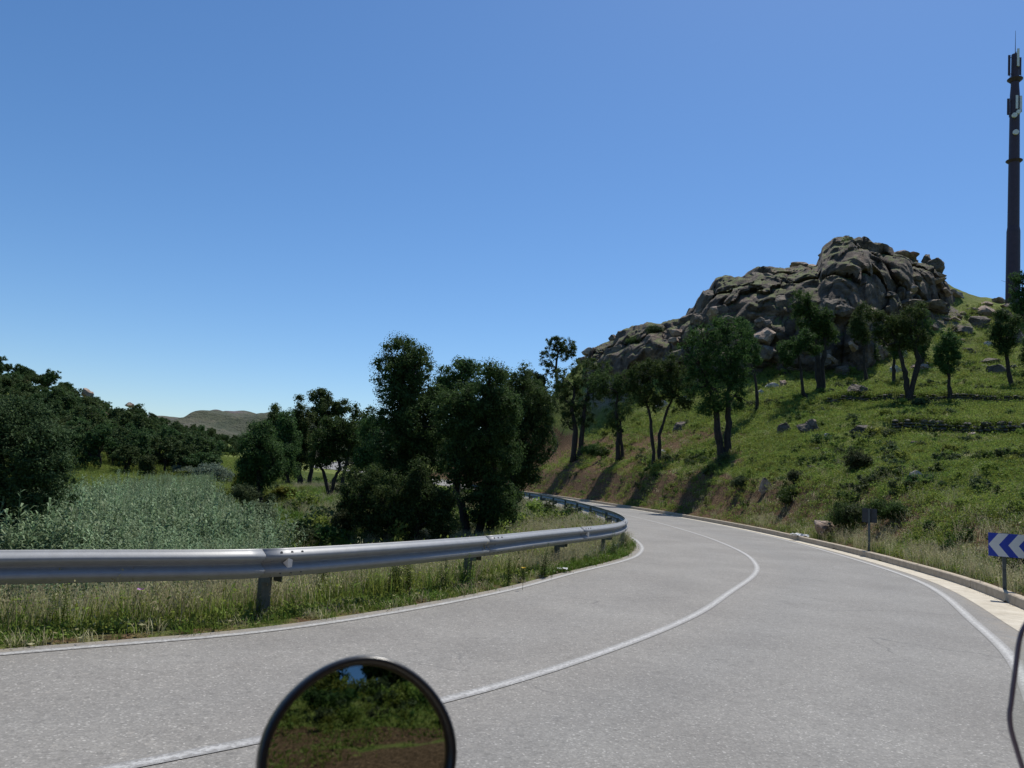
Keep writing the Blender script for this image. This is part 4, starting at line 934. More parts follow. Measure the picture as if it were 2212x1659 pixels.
build_tree('cork_oak', 2215, 830, 62, [[(2225, 850), (2225, 800)]], [(2225, 800, 20, 30), (2235, 760, 25, 40)], 'oak cut by the right edge of the picture', RT_, .14, 3500, .18, seed=27)
# --- spur inside the bend
build_tree('cork_oak', 868, 1182, 26, [[(880, 1185), (885, 1100), (880, 1000), (875, 900), (868, 800)], [(850, 1185), (845, 1100), (850, 1010)]],
           [(870, 768, 42, 38), (900, 795, 34, 44), (850, 812, 38, 46), (885, 850, 48, 52), (875, 820, 40, 44), (850, 890, 42, 50), (900, 920, 55, 70), (860, 960, 55, 60), (930, 900, 34, 62), (915, 990, 50, 60), (850, 1030, 45, 50), (900, 1060, 50, 50), (940, 870, 22, 40)],
           'tallest oak of the picture, dense nearly black crown in the middle', MT_, .085, 36000, .3, 'oak', .9, clump=.24, seed=31)
build_tree('cork_oak', 860, 1185, 22, [[(860, 1190), (850, 1140), (830, 1110)], [(895, 1190), (900, 1140), (905, 1110)]],
           [(775, 1068, 34, 24), (800, 1040, 22, 26), (832, 1082, 36, 30), (858, 1058, 22, 30), (885, 1095, 36, 34), (905, 1040, 20, 30), (925, 1070, 26, 30), (950, 1100, 30, 30), (970, 1080, 16, 26), (760, 1090, 22, 18), (905, 1012, 10, 16), (850, 1130, 50, 36), (800, 1115, 36, 36), (915, 1135, 50, 34), (965, 1125, 24, 34), (765, 1030, 12, 18)],
           'low spreading oak bush in front of the tallest oak, right behind the guardrail', MT_, .075, 22000, .12, 'oak', .9, clump=.2, seed=32)
build_tree('cork_oak', 1020, 1172, 24, [[(1018, 1175), (1005, 1120), (985, 1060), (985, 1000)], [(1026, 1175), (1040, 1120), (1050, 1040), (1040, 960)], [(1060, 1165), (1062, 1100), (1065, 1000), (1060, 930)]],
           [(1030, 870, 42, 45), (1065, 850, 36, 50), (1000, 900, 38, 48), (1050, 930, 48, 55), (1010, 960, 42, 50), (1080, 980, 36, 52), (1040, 1020, 46, 50), (1075, 1060, 40, 48), (1000, 1020, 34, 40), (1045, 1090, 45, 44), (1080, 1110, 38, 36), (985, 940, 26, 40), (1090, 900, 30, 50), (965, 895, 28, 44), (1060, 815, 22, 26), (975, 1000, 26, 44), (1000, 860, 30, 36)],
           'broad oak with a V-shaped trunk directly behind the guardrail', MT_, .085, 32000, .16, 'oak', .9, clump=.24, seed=33)
build_tree('cork_oak', 1105, 1105, 30, [[(1098, 1130), (1115, 1060), (1125, 1000), (1120, 920)], [(1098, 1130), (1085, 1050), (1090, 960)]],
           [(1128, 850, 22, 40), (1150, 870, 30, 42), (1120, 900, 34, 44), (1165, 915, 30, 40), (1140, 945, 38, 44), (1115, 980, 34, 40), (1155, 975, 28, 34), (1125, 1020, 26, 34), (1130, 815, 12, 26), (1175, 950, 24, 34), (1110, 1060, 26, 34), (1095, 850, 30, 46), (1165, 885, 30, 40), (1140, 1010, 30, 36), (1105, 960, 34, 60)],
           'oak with a slanting dark trunk at the right end of the group by the rail', MT_, .09, 20000, .16, 'oak', .9, clump=.24, seed=34)
build_tree('cork_oak', 985, 1095, 44, [[(985, 1095), (990, 1000), (995, 900), (1000, 840)]],
           [(1000, 800, 28, 30), (965, 815, 24, 30), (1020, 805, 24, 26), (985, 850, 40, 36), (960, 850, 22, 26), (1020, 845, 22, 30), (990, 900, 36, 36), (975, 950, 30, 36)],
           'oak rising behind the broad oak with a knobbly crown against the sky', MT_, .12, 15000, .26, seed=35)
build_tree('cork_oak', 1100, 1080, 52, [[(1085, 1085), (1085, 980), (1090, 900)]],
           [(1085, 850, 30, 36), (1075, 905, 30, 40), (1105, 870, 22, 34), (1095, 950, 26, 36)], 'oak hidden deepest in the group, behind the broad oak', MT_, .13, 8000, .22, seed=36)
build_tree('cork_oak', 708, 1062, 44, [[(710, 1066), (722, 1035), (735, 1010), (722, 960)], [(722, 1035), (700, 1020), (690, 1000)], [(735, 1012), (750, 990), (755, 960)]],
           [(720, 925, 34, 28), (745, 935, 30, 32), (700, 950, 26, 34), (735, 965, 34, 30), (690, 985, 26, 28), (710, 990, 26, 22), (765, 950, 18, 30), (705, 925, 14, 20)],
           'light oak with a Y-shaped bent trunk on the crest of the spur', MT_, .11, 12000, .13, 'oak_lit', .9, seed=37)
build_tree('cork_oak', 640, 1060, 58, [[(648, 1062), (647, 1010), (645, 960), (645, 920)]],
           [(645, 885, 16, 30), (655, 905, 22, 26), (650, 940, 26, 34), (660, 975, 24, 36), (640, 985, 22, 30)],
           'slim pointed oak left of the crest oaks', MT_, .14, 9000, .22, seed=38)
build_tree('cork_oak', 668, 1058, 62, [[(668, 1060), (672, 1000), (685, 930), (695, 890)]],
           [(695, 860, 26, 24), (715, 870, 20, 22), (740, 880, 16, 16), (690, 895, 30, 26), (700, 920, 26, 24), (728, 895, 18, 16), (680, 950, 24, 30)],
           'tall crest oak with a flat-topped crown and one side tuft', MT_, .15, 10000, .22, seed=39)
build_tree('cork_oak', 620, 1070, 54, [[(620, 1074), (622, 1020), (620, 960)]],
           [(618, 910, 20, 24), (612, 945, 24, 32), (628, 955, 20, 36), (615, 990, 26, 36), (625, 1015, 20, 26)], 'dark narrow oak second from the left of the spur group', MT_, .13, 9000, .22, seed=40)
build_tree('cork_oak', 562, 1088, 45, [[(563, 1092), (560, 1050), (555, 1000), (560, 960)]],
           [(560, 935, 26, 26), (575, 925, 14, 18), (545, 970, 32, 34), (580, 975, 30, 38), (560, 1010, 40, 36), (595, 1005, 24, 36), (535, 1010, 24, 36), (555, 1045, 34, 26)],
           'leftmost oak of the spur group, broad black crown on one trunk', MT_, .12, 15000, .22, seed=41)
build_tree('cork_oak', 592, 1072, 62, [[(592, 1074), (593, 1010), (590, 960)]],
           [(598, 900, 16, 26), (590, 935, 22, 30), (600, 965, 20, 34), (585, 995, 22, 30)], 'dark oak filling the gap between the two leftmost spur oaks', MT_, .14, 8000, .2, seed=44)
build_tree('cork_oak', 768, 1068, 56, [[(768, 1070), (770, 1010), (768, 950)]],
           [(762, 890, 12, 18), (770, 925, 18, 24), (790, 900, 24, 26), (800, 935, 26, 34), (780, 970, 24, 34), (800, 985, 24, 34), (765, 960, 16, 26), (750, 1000, 24, 34), (785, 1015, 28, 34), (745, 940, 18, 26)],
           'oak between the crest oaks and the tallest oak, with a small tuft on top', MT_, .14, 10000, .2, 'oak_lit', seed=42)
build_tree('cork_oak', 808, 1075, 40, [[(805, 1078), (808, 1020), (812, 950)]],
           [(805, 930, 20, 34), (815, 970, 24, 36), (800, 1010, 30, 34), (822, 1030, 30, 36), (790, 950, 24, 34), (800, 1045, 26, 26)], 'slender oak touching the left side of the tallest oak', MT_, .11, 8000, .15, seed=43)
# --- big blurred bush at the left edge
build_tree('olive_tree', 60, 1200, 15.5, [[(70, 1230), (60, 1120), (50, 1040)], [(30, 1230), (10, 1100), (-20, 1000)]],
           [(50, 930, 62, 62), (-10, 930, 60, 70), (95, 985, 58, 60), (30, 1010, 80, 80), (-60, 1000, 80, 90), (90, 1060, 56, 70), (20, 1110, 80, 70), (-50, 1110, 80, 80), (60, 1150, 50, 40), (100, 935, 30, 34), (-80, 900, 60, 60)],
           'big dark wild olive bush filling the left edge behind the rail', None, .06, 42000, .09, 'olive', .9, .35, .17, 'tree', seed=51)
# --- trees standing in the meadow
for (px, py, d, w, h, lab, mt) in [(318, 1048, 64, 17, 40, 'narrow dark oak standing alone in the green meadow', 'far_oak'), (253, 1010, 84, 10, 34, 'dark oak by the little bare path in the meadow', 'far_oak'), (418, 1060, 70, 26, 70, 'tall dark oak at the left edge of the meadow trees', 'far_oak')][:2]:
    build_tree('oak_tree', px, py, d, [[(px, py), (px + 1, py - h * .5)]], [(px, py - h * .9, w, h * .45), (px + 2, py - h * 1.3, w * .9, h * .4), (px - 3, py - h * .6, w * .9, h * .35)], lab, None, .16, 5000, .16, mt, seed=px)
build_tree('oak_tree', 425, 1055, 74, [[(421, 1056), (422, 1030), (412, 1012)], [(422, 1030), (440, 1008)]],
           [(405, 990, 22, 22), (430, 985, 26, 24), (455, 1000, 22, 20), (395, 970, 20, 20), (420, 962, 26, 20)], 'meadow oak with a forked trunk at the edge of the wood', None, .17, 7000, .22, 'far_oak', seed=61)

# woodland of the left hillside: individual copies of a few shapes
def proto_tree(seed):
    r_ = np.random.default_rng(seed); C = []; Rd = []
    for k in range(r_.integers(4, 7)):
        a = r_.uniform(0, 6.28); q = r_.uniform(.2, 1.5); C.append((math.cos(a) * q, math.sin(a) * q, r_.uniform(1.9, 5.0))); s_ = r_.uniform(1.1, 1.8); Rd.append((s_, s_, s_ * .85))
    mb = MB(); trunk_mb(mb, 0, [(0, 0, -.6), (r_.normal() * .2, r_.normal() * .2, 1.3), (0, 0, 2.8)], .2, .12, r_, 6)
    for c_ in C: trunk_mb(mb, 0, [(0, 0, 1.9), (c_[0] * .6, c_[1] * .6, (c_[2] + 2) / 2), c_], .09, .04, r_, 4)
    V = leaf_cloud(C, Rd, 3800, .27, r_, .5, .42)
    me_t = bpy.data.meshes.new('trunk'); me_t.from_pydata(mb.v, [], mb.f); me_t.materials.append(M['bark'])
    return me_t, mesh_np('crown', V, quads_of(V), M['far_oak'])
PR = [proto_tree(500 + k) for k in range(7)]
def copy_tree(pr, x, y, s_, label, group, sq=1.0):
    e = empty('oak_tree', (x, y, H1(x, y)), random.uniform(0, 6.28)); e.scale = (s_, s_, s_ * sq); tag(e, label, 'tree', group)
    link('trunk', pr[0], e); link('crown', pr[1], e)
acc = []
tries = 0
while len(acc) < 266 and tries < 90000:
    tries += 1; first = len(acc) < 140 and tries < 30000; d = math.sqrt(random.uniform(79 ** 2, 150 ** 2)) if first else math.sqrt(random.uniform(140 ** 2, 345 ** 2)); px = random.uniform(-120, 560); q = ray(px, 950); x, y = q[0] * d, d
    if px > 400 + (d - 80) * 1.2 or d > 225 + max(px, 0) * .3 or (d < 80 and 60 < px): continue
    sg_, _ = lateral(x, y)
    if abs(sg_[0]) < 9: continue
    mind = (4.0 if d < 150 else 5.6) if px > 120 else 6.6
    if any((x - a) ** 2 + (y - b_) ** 2 < mind ** 2 for a, b_ in acc): continue
    if px > 420 and d < 120: continue
    if d > 170 and fbm2(np.array([x]), np.array([y]), .03, 2, 40)[0] > .55: continue
    acc.append((x, y))
fr = 0
while fr < 26:
    px, d = random.uniform(120, 450), random.uniform(66, 84); q = ray(px, 1000); x, y = q[0] * d, d
    if any((x - a) ** 2 + (y - b_) ** 2 < 2.6 ** 2 for a, b_ in acc): continue
    acc.append((x, y)); fr += 1
for (x, y) in acc:
    pxx = x / y * F_PX + CX - 8
    copy_tree(random.choice(PR), x, y, random.uniform(.5, .75) if (pxx > 330 or y < 84) else random.uniform(.65, 1.1), 'small dark oak, one of the many covering the hillside on the left', 'oaks covering the hillside on the left', random.uniform(.8, 1.1))
SK = [(15, 812), (40, 822), (55, 828), (75, 838), (95, 846), (132, 862), (160, 872), (225, 900), (258, 912), (300, 926)]
for i, (px, py) in enumerate(SK):
    p, dd = hit(px, py + 3, 120, 330)
    copy_tree(PR[i % 7], p[0], p[1], random.uniform(.65, .9), 'small oak silhouetted on the skyline of the left hillside', 'oaks on the skyline of the left hillside')
# trees beyond the road, behind the spur group and to the right of the meadow
for i, (px, d, s_) in enumerate([(590, 120, 1.1), (640, 130, 1.2), (700, 175, 1.2), (800, 150, 1.4), (860, 165, 1.5), (930, 150, 1.4), (1000, 150, 1.4), (1060, 140, 1.4), (1110, 130, 1.4), (1150, 120, 1.3), (1130, 108, 1.2)]):
    q = ray(px, 1000); x, y = q[0] * d, d
    if abs(lateral(x, y)[0][0]) < 6: x += 9
    copy_tree(PR[i % 7], x, y, s_, 'oak half hidden behind the trees of the spur, beyond the far road', 'oaks beyond the far road')
# copies uphill behind the camera, seen only in the mirror
for i, (x, y) in enumerate([(-3, -24), (1, -26), (6, -22), (3, -19), (10, -24), (13, -19), (16, -17), (18, -20), (21, -16), (24, -19), (19, -14), (15, -22), (17, -24), (-9, -28), (22, -20), (8, -30), (-14, -30)]):
    copy_tree(PR[i % 7], x, y, 1.0, 'oak on the bank behind the viewer, seen only in the motorcycle mirror', 'oaks reflected in the mirror')

# ---------------------------------------------------------------- bushes
def bush(name, px, py, w, h, mat, label, d=None, leaf=.05, n=6000, group=None, cat='bush', clump=.14, aspect=2.2, seed=1, dz=0):
    r_ = np.random.default_rng(seed)
    if d is None: p, d = hit(px, py + h * .35, 8, 200)
    else: p = at(px, py + h * .4, d)
    k = d / F_PX; W_, H_ = w * k / 2, h * k / 2; gz = H1(p[0], p[1]); C = []; Rd = []
    for q in range(7):
        a = r_.uniform(0, 6.28); u = r_.uniform(0, .55); s_ = r_.uniform(.42, .7)
        C.append((math.cos(a) * u * W_, math.sin(a) * u * W_, H_ * (.7 + .75 * r_.random() * (1 - u)) + dz)); Rd.append((W_ * s_, W_ * s_, H_ * s_ * .95))
    e = tag(empty(name, (p[0], p[1], gz)), label, cat, group)
    V = leaf_cloud(C, Rd, n, leaf, r_, .3, clump, aspect); link('foliage', mesh_np('foliage', V, quads_of(V), M[mat]), e)
    mb = MB()
    for q in range(6): 
        c_ = C[q]; mb.tube([(0, 0, -.1), (c_[0] * .5, c_[1] * .5, c_[2] * .5), c_], [.03, .02, .008], 4)
    mb.build('stems', M['bark'], e); return e
bush('round_bush', 1852, 1002, 66, 52, 'bushy', 'round grey-green bush alone on the open green slope', leaf=.06, n=7000, seed=3)
bush('dark_bush', 1832, 1118, 84, 62, 'oak', 'dark bush in shade left of the back-facing square sign', leaf=.05, n=11000, seed=4)
bush('dark_bush', 1930, 1108, 84, 56, 'oak_lit', 'dark bush right of the square sign, around a white stone', leaf=.05, n=9000, seed=5)
bush('green_bush', 1715, 1035, 46, 40, 'bushy', 'green bush growing on the eroded bank below the flat tan stone', leaf=.06, n=4500, seed=6)
bush('green_bush', 1700, 1075, 50, 46, 'weed', 'leafy bush low on the eroded bank above the kerb', leaf=.06, n=4500, seed=7)
bush('broom_bush', 482, 1082, 92, 40, 'broom', 'rounded yellow-green broom bush left of the spur oaks', d=46, leaf=.10, n=7000, seed=8)
bush('broom_bush', 515, 1065, 50, 44, 'broom', 'smaller yellow-green broom against the leftmost spur oak', d=50, leaf=.10, n=4000, seed=9)
bush('broom_bush', 385, 1043, 110, 22, 'broom', 'low yellow broom stretching along the meadow edge', d=66, leaf=.12, n=5000, seed=10)
bush('willow_bush', 455, 1020, 100, 60, 'silver', 'big silvery willow bush above the cane, left of the spur oaks', d=60, leaf=.14, n=12000, seed=11, clump=.4)
bush('willow_bush', 395, 1035, 50, 34, 'silver', 'small silvery bush at the foot of the wood', d=68, leaf=.13, n=4000, seed=12, clump=.35)
bush('willow_bush', 340, 985, 44, 26, 'silver', 'pale silver-leaved shrub in front of the dark wood', d=84, leaf=.15, n=3500, seed=13, clump=.35)
rb = random.Random(9)
for i, (px, py, w, h, mt_, lab) in enumerate([(250, 1105, 90, 46, 'silver', 'silvery shrub at the back edge of the cane, left part'), (340, 1085, 110, 40, 'silver', 'wide silvery shrub at the back of the cane thicket'), (430, 1060, 90, 44, 'silver', 'silvery shrub below the big willow bush'), (160, 1140, 80, 50, 'bushy', 'green shrub between the wild olive bush and the cane'),
        (300, 1135, 80, 36, 'weed', 'dark green shrub sunk in the middle of the cane'), (470, 1110, 90, 40, 'silver', 'pale shrub in the right half of the cane'), (560, 1130, 70, 50, 'cane', 'pale leafy clump at the right end of the cane'), (520, 1090, 70, 36, 'bushy', 'olive green shrub behind the right end of the cane'), (390, 1120, 70, 34, 'grass2', 'bright green shrub in the middle of the cane')]):
    bush('cane_edge_shrub', px, py, w, h * 1.3, mt_, lab, d=np.interp(py, [1060, 1140], [40, 19]), leaf=.07, n=6000, seed=60 + i, clump=.2, dz=.9, aspect=3)
for i, (px, py, w, h, d_) in enumerate([(1600, 640, 40, 26, 90), (1690, 655, 36, 24, 86), (1560, 705, 44, 30, 84), (1820, 650, 60, 60, 88), (1850, 610, 50, 50, 91), (1900, 640, 40, 30, 90), (1950, 640, 44, 26, 90), (1740, 600, 50, 18, 95), (1670, 590, 60, 14, 96), (1420, 715, 60, 22, 96), (1370, 740, 50, 22, 98), (1490, 730, 40, 26, 92), (1650, 740, 34, 30, 80)]):
    e_b = bush('crag_shrub', px, py, w, h, 'oak' if i % 3 else 'bushy', 'small green shrub rooted in the cracks of the crag', d=d_, leaf=.14, n=2600, seed=90 + i, clump=.3, group='shrubs growing on the crag')
    q_ = at(px, py + h * .3, d_); e_b.location = tuple(q_)
bush('ivy_bush', 1832, 565, 62, 130, 'oak', 'dark ivy-like shrub hanging on the topmost rock of the crag', d=92.5, leaf=.18, n=7000, seed=14, clump=.4)
bush('green_bush', 1880, 745, 50, 60, 'oak', 'dark shrub at the right foot of the crag face', d=77, leaf=.15, n=4000, seed=15, clump=.3)
bush('green_bush', 740, 1155, 90, 60, 'bushy', 'soft green heath bush on the spur beside the pink stone', d=22.5, leaf=.045, n=9000, seed=16, clump=.12)
bush('green_bush', 610, 1050, 60, 34, 'broom', 'green bush between the trunks of the left spur oaks', d=46, leaf=.09, n=5000, seed=17)
bush('green_bush', 575, 1115, 50, 26, 'bushy', 'green bush on the slope under the leftmost spur oak', d=36, leaf=.08, n=4000, seed=18)
bush('green_bush', 655, 1100, 40, 24, 'weed', 'small leafy bush on the sunny slope of the spur', d=33, leaf=.07, n=3000, seed=19)
bush('green_bush', 2010, 1140, 40, 30, 'weed', 'low bright weeds bush right of the square sign, lower slope', leaf=.05, n=3000, seed=20)
bush('green_bush', 1990, 830, 46, 22, 'bushy', 'low pale shrub at the foot of the upper terrace wall', d=54, leaf=.08, n=2500, seed=21)
bush('green_bush', 1280, 975, 60, 30, 'oak_lit', 'green shrub on the bank right of the forked double trunk', d=80, leaf=.13, n=4500, seed=22, clump=.3)
bush('green_bush', 1300, 600 + 390, 40, 30, 'weed', 'leafy shrub between the oaks on the bank', d=76, leaf=.13, n=3000, seed=23, clump=.3)
bush('green_bush', 1600, 1045, 50, 30, 'bushy', 'shrub at the edge of the big oak shadow on the bank', leaf=.08, n=3500, seed=24)

# ---------------------------------------------------------------- ground cover (geometry node scatter)
def tuft_mesh(name, seed, n, h, spread, width, bend, mat, leafy=0, seedhead=False):
    r_ = np.random.default_rng(seed); V = []; Q = []
    for k in range(n):
        a = r_.uniform(0, 6.28); o_ = np.array([math.cos(a), math.sin(a), 0]); b0 = np.array([r_.normal() * spread, r_.normal() * spread, -.02]); hh = h * r_.uniform(.5, 1.1); bd = bend * r_.uniform(.3, 1.3)
        sd_ = np.array([-o_[1], o_[0], 0]) * width * r_.uniform(.7, 1.3); i0 = len(V)
        for j_, (u, w) in enumerate(((0, 1), (.4, .9), (.75, .6), (1, .12))):
            c_ = b0 + o_ * bd * hh * u ** 2 + np.array([0, 0, hh * (u - .25 * bd * u * u)]); V += [c_ - sd_ * w, c_ + sd_ * w]
        Q += [(i0, i0 + 1, i0 + 3, i0 + 2), (i0 + 2, i0 + 3, i0 + 5, i0 + 4), (i0 + 4, i0 + 5, i0 + 7, i0 + 6)]
        if seedhead:
            tip = b0 + o_ * bd * hh + np.array([0, 0, hh * (1 - .25 * bd)])
            for z_ in range(5):
                dd = r_.normal(size=3) * .012; q = tip - np.array([0, 0, z_ * .022]) + dd; i1 = len(V); e = r_.normal(size=3) * .006
                V += [q + e, q + np.array([.002, 0, .010]), q - e, q - np.array([.002, 0, .010])]; Q.append((i1, i1 + 1, i1 + 2, i1 + 3))
    if leafy:
        for k in range(leafy):
            P = np.array([r_.normal() * spread * 1.3, r_.normal() * spread * 1.3, abs(r_.normal()) * h * .45 + .01]); e = r_.normal(size=3); e /= np.linalg.norm(e); f = np.cross(e, r_.normal(size=3)); f /= np.linalg.norm(f)
            L = min(h, .19) * .16 * r_.uniform(.6, 1.5); i1 = len(V); V += [P - e * L, P + f * L * .55, P + e * L, P - f * L * .55]; Q.append((i1, i1 + 1, i1 + 2, i1 + 3))
    return mesh_np(name, np.array(V), np.array(Q), mat)
def weed_mesh(name, seed, h, mat, leaves=46, ll=.085, stems=1, spread=.03):
    r_ = np.random.default_rng(seed); mb = MB(); V = []; 
    for s_ in range(stems):
        b0 = np.array([r_.normal() * spread, r_.normal() * spread, -.02]); ln = r_.normal(size=2) * .08; hh = h * r_.uniform(.75, 1.1)
        mb.tube([b0, b0 + [ln[0] * .4, ln[1] * .4, hh * .5], b0 + [ln[0], ln[1], hh]], [.006, .005, .002], 4)
        for k in range(leaves):
            u = .08 + .92 * k / leaves; c_ = b0 + np.array([ln[0] * u, ln[1] * u, hh * u]); a = k * 2.4 + r_.normal() * .3; L = ll * (1.25 - .75 * u) * r_.uniform(.7, 1.3)
            o_ = np.array([math.cos(a), math.sin(a), .55]); sd_ = np.array([-math.sin(a), math.cos(a), 0]) * L * .16
            V += [c_, c_ + o_ * L * .5 + sd_, c_ + o_ * L + np.array([0, 0, -.25 * L]), c_ + o_ * L * .5 - sd_]
    V = np.array(V); n0 = len(mb.v); allV = np.vstack([np.array(mb.v), V]); me = bpy.data.meshes.new(name)
    me.from_pydata(allV.tolist(), [], mb.f + [tuple(q) for q in (quads_of(V) + n0)]); me.materials.append(mat); me.update(); return me
def cane_mesh(name, seed):
    r_ = np.random.default_rng(seed); mb = MB(); V = []
    for s_ in range(5):
        b0 = np.array([r_.normal() * .3, r_.normal() * .3, -.1]); ln = r_.normal(size=2) * .35; hh = 2.5 * r_.uniform(.7, 1.1)
        mb.tube([b0, b0 + [ln[0] * .3, ln[1] * .3, hh * .5], b0 + [ln[0], ln[1], hh]], [.012, .01, .004], 4)
        for k in range(50):
            u = .2 + .8 * k / 50; c_ = b0 + np.array([ln[0] * u * u, ln[1] * u * u, hh * u]); a = k * 2.2 + s_ * 1.3 + r_.normal() * .5; L = .25 * r_.uniform(.6, 1.2) * (1.15 - .5 * u)
            o_ = np.array([math.cos(a), math.sin(a), .9]); o2 = np.array([math.cos(a), math.sin(a), -.1]); sd_ = np.array([-math.sin(a), math.cos(a), 0]) * .018
            m1 = c_ + o_ * L * .45; m2 = m1 + o2 * L * .5
            V += [c_ - sd_ * .5, c_ + sd_ * .5, m1 + sd_, m1 - sd_, m1 - sd_, m1 + sd_, m2 + sd_ * .1, m2 - sd_ * .1]
    V = np.array(V); n0 = len(mb.v); me = bpy.data.meshes.new(name)
    me.from_pydata(np.vstack([np.array(mb.v), V]).tolist(), [], mb.f + [tuple(q) for q in (quads_of(V) + n0)]); me.materials.append(M['cane']); me.update(); return me
def scatter(name, protos, P, sc, label=None, tilt=.12):
    pc = bpy.data.collections.new(name + '_kinds')
    for i, me in enumerate(protos):
        o = bpy.data.objects.new('%s_%02d' % (name, i), me); pc.objects.link(o)
    n = len(P); me = bpy.data.meshes.new(name); me.vertices.add(n); me.vertices.foreach_set('co', np.asarray(P, np.float32).ravel()); me.update()
    r_ = np.random.default_rng(n)
    rot = np.stack([r_.normal(size=n) * tilt, r_.normal(size=n) * tilt, r_.uniform(0, 6.28, n)], 1).astype(np.float32)
    a = me.attributes.new('rot', 'FLOAT_VECTOR', 'POINT'); a.data.foreach_set('vector', rot.ravel())
    attr(me, 'sc', sc); a = me.attributes.new('pick', 'INT', 'POINT'); a.data.foreach_set('value', r_.integers(0, len(protos), n).astype(np.int32))
    o = link(name, me); g = bpy.data.node_groups.new(name, 'GeometryNodeTree')
    g.interface.new_socket('Geometry', in_out='INPUT', socket_type='NodeSocketGeometry'); g.interface.new_socket('Geometry', in_out='OUTPUT', socket_type='NodeSocketGeometry')
    gi, go = g.nodes.new('NodeGroupInput'), g.nodes.new('NodeGroupOutput'); ip = g.nodes.new('GeometryNodeInstanceOnPoints'); ci = g.nodes.new('GeometryNodeCollectionInfo')
    ci.inputs[0].default_value = pc; ci.inputs['Separate Children'].default_value = True; ci.inputs['Reset Children'].default_value = True
    def na(nm, typ):
        q = g.nodes.new('GeometryNodeInputNamedAttribute'); q.data_type = typ; q.inputs[0].default_value = nm; return [s_ for s_ in q.outputs if s_.enabled][0]
    L = g.links.new
    L(gi.outputs[0], ip.inputs['Points']); L(ci.outputs[0], ip.inputs['Instance']); ip.inputs['Pick Instance'].default_value = True
    L(na('pick', 'INT'), ip.inputs['Instance Index'])
    er = g.nodes.new('FunctionNodeEulerToRotation'); L(na('rot', 'FLOAT_VECTOR'), er.inputs[0]); L(er.outputs[0], ip.inputs['Rotation'])
    L(na('sc', 'FLOAT'), ip.inputs['Scale']); L(ip.outputs[0], go.inputs[0])
    md = o.modifiers.new('scatter', 'NODES'); md.node_group = g
    if label: o['label'] = label
    o['kind'] = 'stuff'; return o
def region_pts(n, x0, x1, y0, y1, keep, seed):
    r_ = np.random.default_rng(seed); x, y = r_.uniform(x0, x1, n), r_.uniform(y0, y1, n)
    s_, i = lateral(x, y); k = keep(x, y, s_ - RC[i, 4], -s_ - RC[i, 2]); x, y = x[k], y[k]
    return np.stack([x, y, H(x, y)], 1)
def polar_pts(n, px0, px1, d0, d1, keep, seed, pw=1.0):
    r_ = np.random.default_rng(seed); px = r_.uniform(px0, px1, n); d = d0 * (d1 / d0) ** (r_.random(n) ** pw)
    x = ((px - CX) / F_PX + .005) * d; y = d
    s_, i = lateral(x, y); k = keep(x, y, s_ - RC[i, 4], -s_ - RC[i, 2]); x, y = x[k], y[k]
    return np.stack([x, y, H(x, y)], 1)
def patch(P, sc, seed, lo, hi): 
    return sstep(lo, hi, fbm2(P[:, 0], P[:, 1], sc, 3, seed))
def along(pts, n, seed, off=.25):
    r_ = np.random.default_rng(seed); P = np.array([q[:2] for q in pts]); L = np.concatenate([[0], np.cumsum(np.hypot(*np.diff(P, axis=0).T))]); s_ = r_.uniform(0, L[-1], n)
    x = np.interp(s_, L, P[:, 0]) + r_.normal(size=n) * .12; y = np.interp(s_, L, P[:, 1]) + off + np.abs(r_.normal(size=n)) * .35; return np.stack([x, y, H(x, y)], 1)
herb = [tuft_mesh('herb', 600 + k, 8, .16, .10, .006, .6, M['grass2'], leafy=26) for k in range(4)]
gr = [tuft_mesh('grass', 620 + k, 22, .17, .07, .004, .5, M['grass'], leafy=4) for k in range(4)]
gr_dry = [tuft_mesh('dry_tuft', 670 + k, 24, .2, .09, .004, .6, M['straw'], leafy=3) for k in range(3)]
gr_tall = [tuft_mesh('tall_grass', 640 + k, 20, .48, .07, .0035, .45, M['grass2'], leafy=6) for k in range(3)]
st = [tuft_mesh('straw', 660 + k, 15, .55, .08, .0022, .4, M['straw'], seedhead=True) for k in range(4)]
lit = [tuft_mesh('dead_leaf', 680 + k, 0, .12, .09, .01, 0, M['litter'], leafy=9) for k in range(3)]
P = polar_pts(90000, 1150, 2330, 10, 95, lambda x, y, ob, ib: (ob > .55), 21)
k = rng.random(len(P)) < .35 + .65 * patch(P, .5, 8, -.4, .3); P = P[k]
e_ = .6; gxx = (H(P[:, 0] + e_, P[:, 1]) - H(P[:, 0] - e_, P[:, 1])) / 2 / e_; gyy = (H(P[:, 0], P[:, 1] + e_) - H(P[:, 0], P[:, 1] - e_)) / 2 / e_; obb, oi = lateral(P[:, 0], P[:, 1]); obb = obb - RC[oi, 4]
bare = sstep(.42, .65, np.hypot(gxx, gyy)) * (obb > .3) * (obb < 9) * sstep(-.5, .1, fbm2(P[:, 0], P[:, 1], .9, 3, 66)); P = P[rng.random(len(P)) > .8 * bare]
k = (crag_mask(P[:, 0], P[:, 1]) < .3) | (rng.random(len(P)) < .25); P = P[k]
PW_ = np.vstack([along(WALL_LOW, 700, 1), along(WALL_HIGH, 900, 2), along(WALL_LOW, 160, 3, -.5), along(WALL_HIGH, 200, 4, -.5)]); scatter('wall_herbs', herb, PW_[::2], .9 + 1.3 * rng.random(len(PW_[::2])), 'dark green growth hanging over the terrace walls')
scatter('ground_herbs', herb, P, .45 + .018 * P[:, 1] * rng.uniform(.7, 1.4, len(P)) + .25 * rng.random(len(P)), 'low green herbs covering the slope on the right')
def shrublet(name, seed, mat):
    r_ = np.random.default_rng(seed); C = [(r_.normal() * .12, r_.normal() * .12, .10 + .1 * r_.random()) for _ in range(4)]; V = leaf_cloud(C, [(.2, .2, .14)] * 4, 330, .05, r_, .3, .09, 1.8); return mesh_np(name, V, quads_of(V), mat)
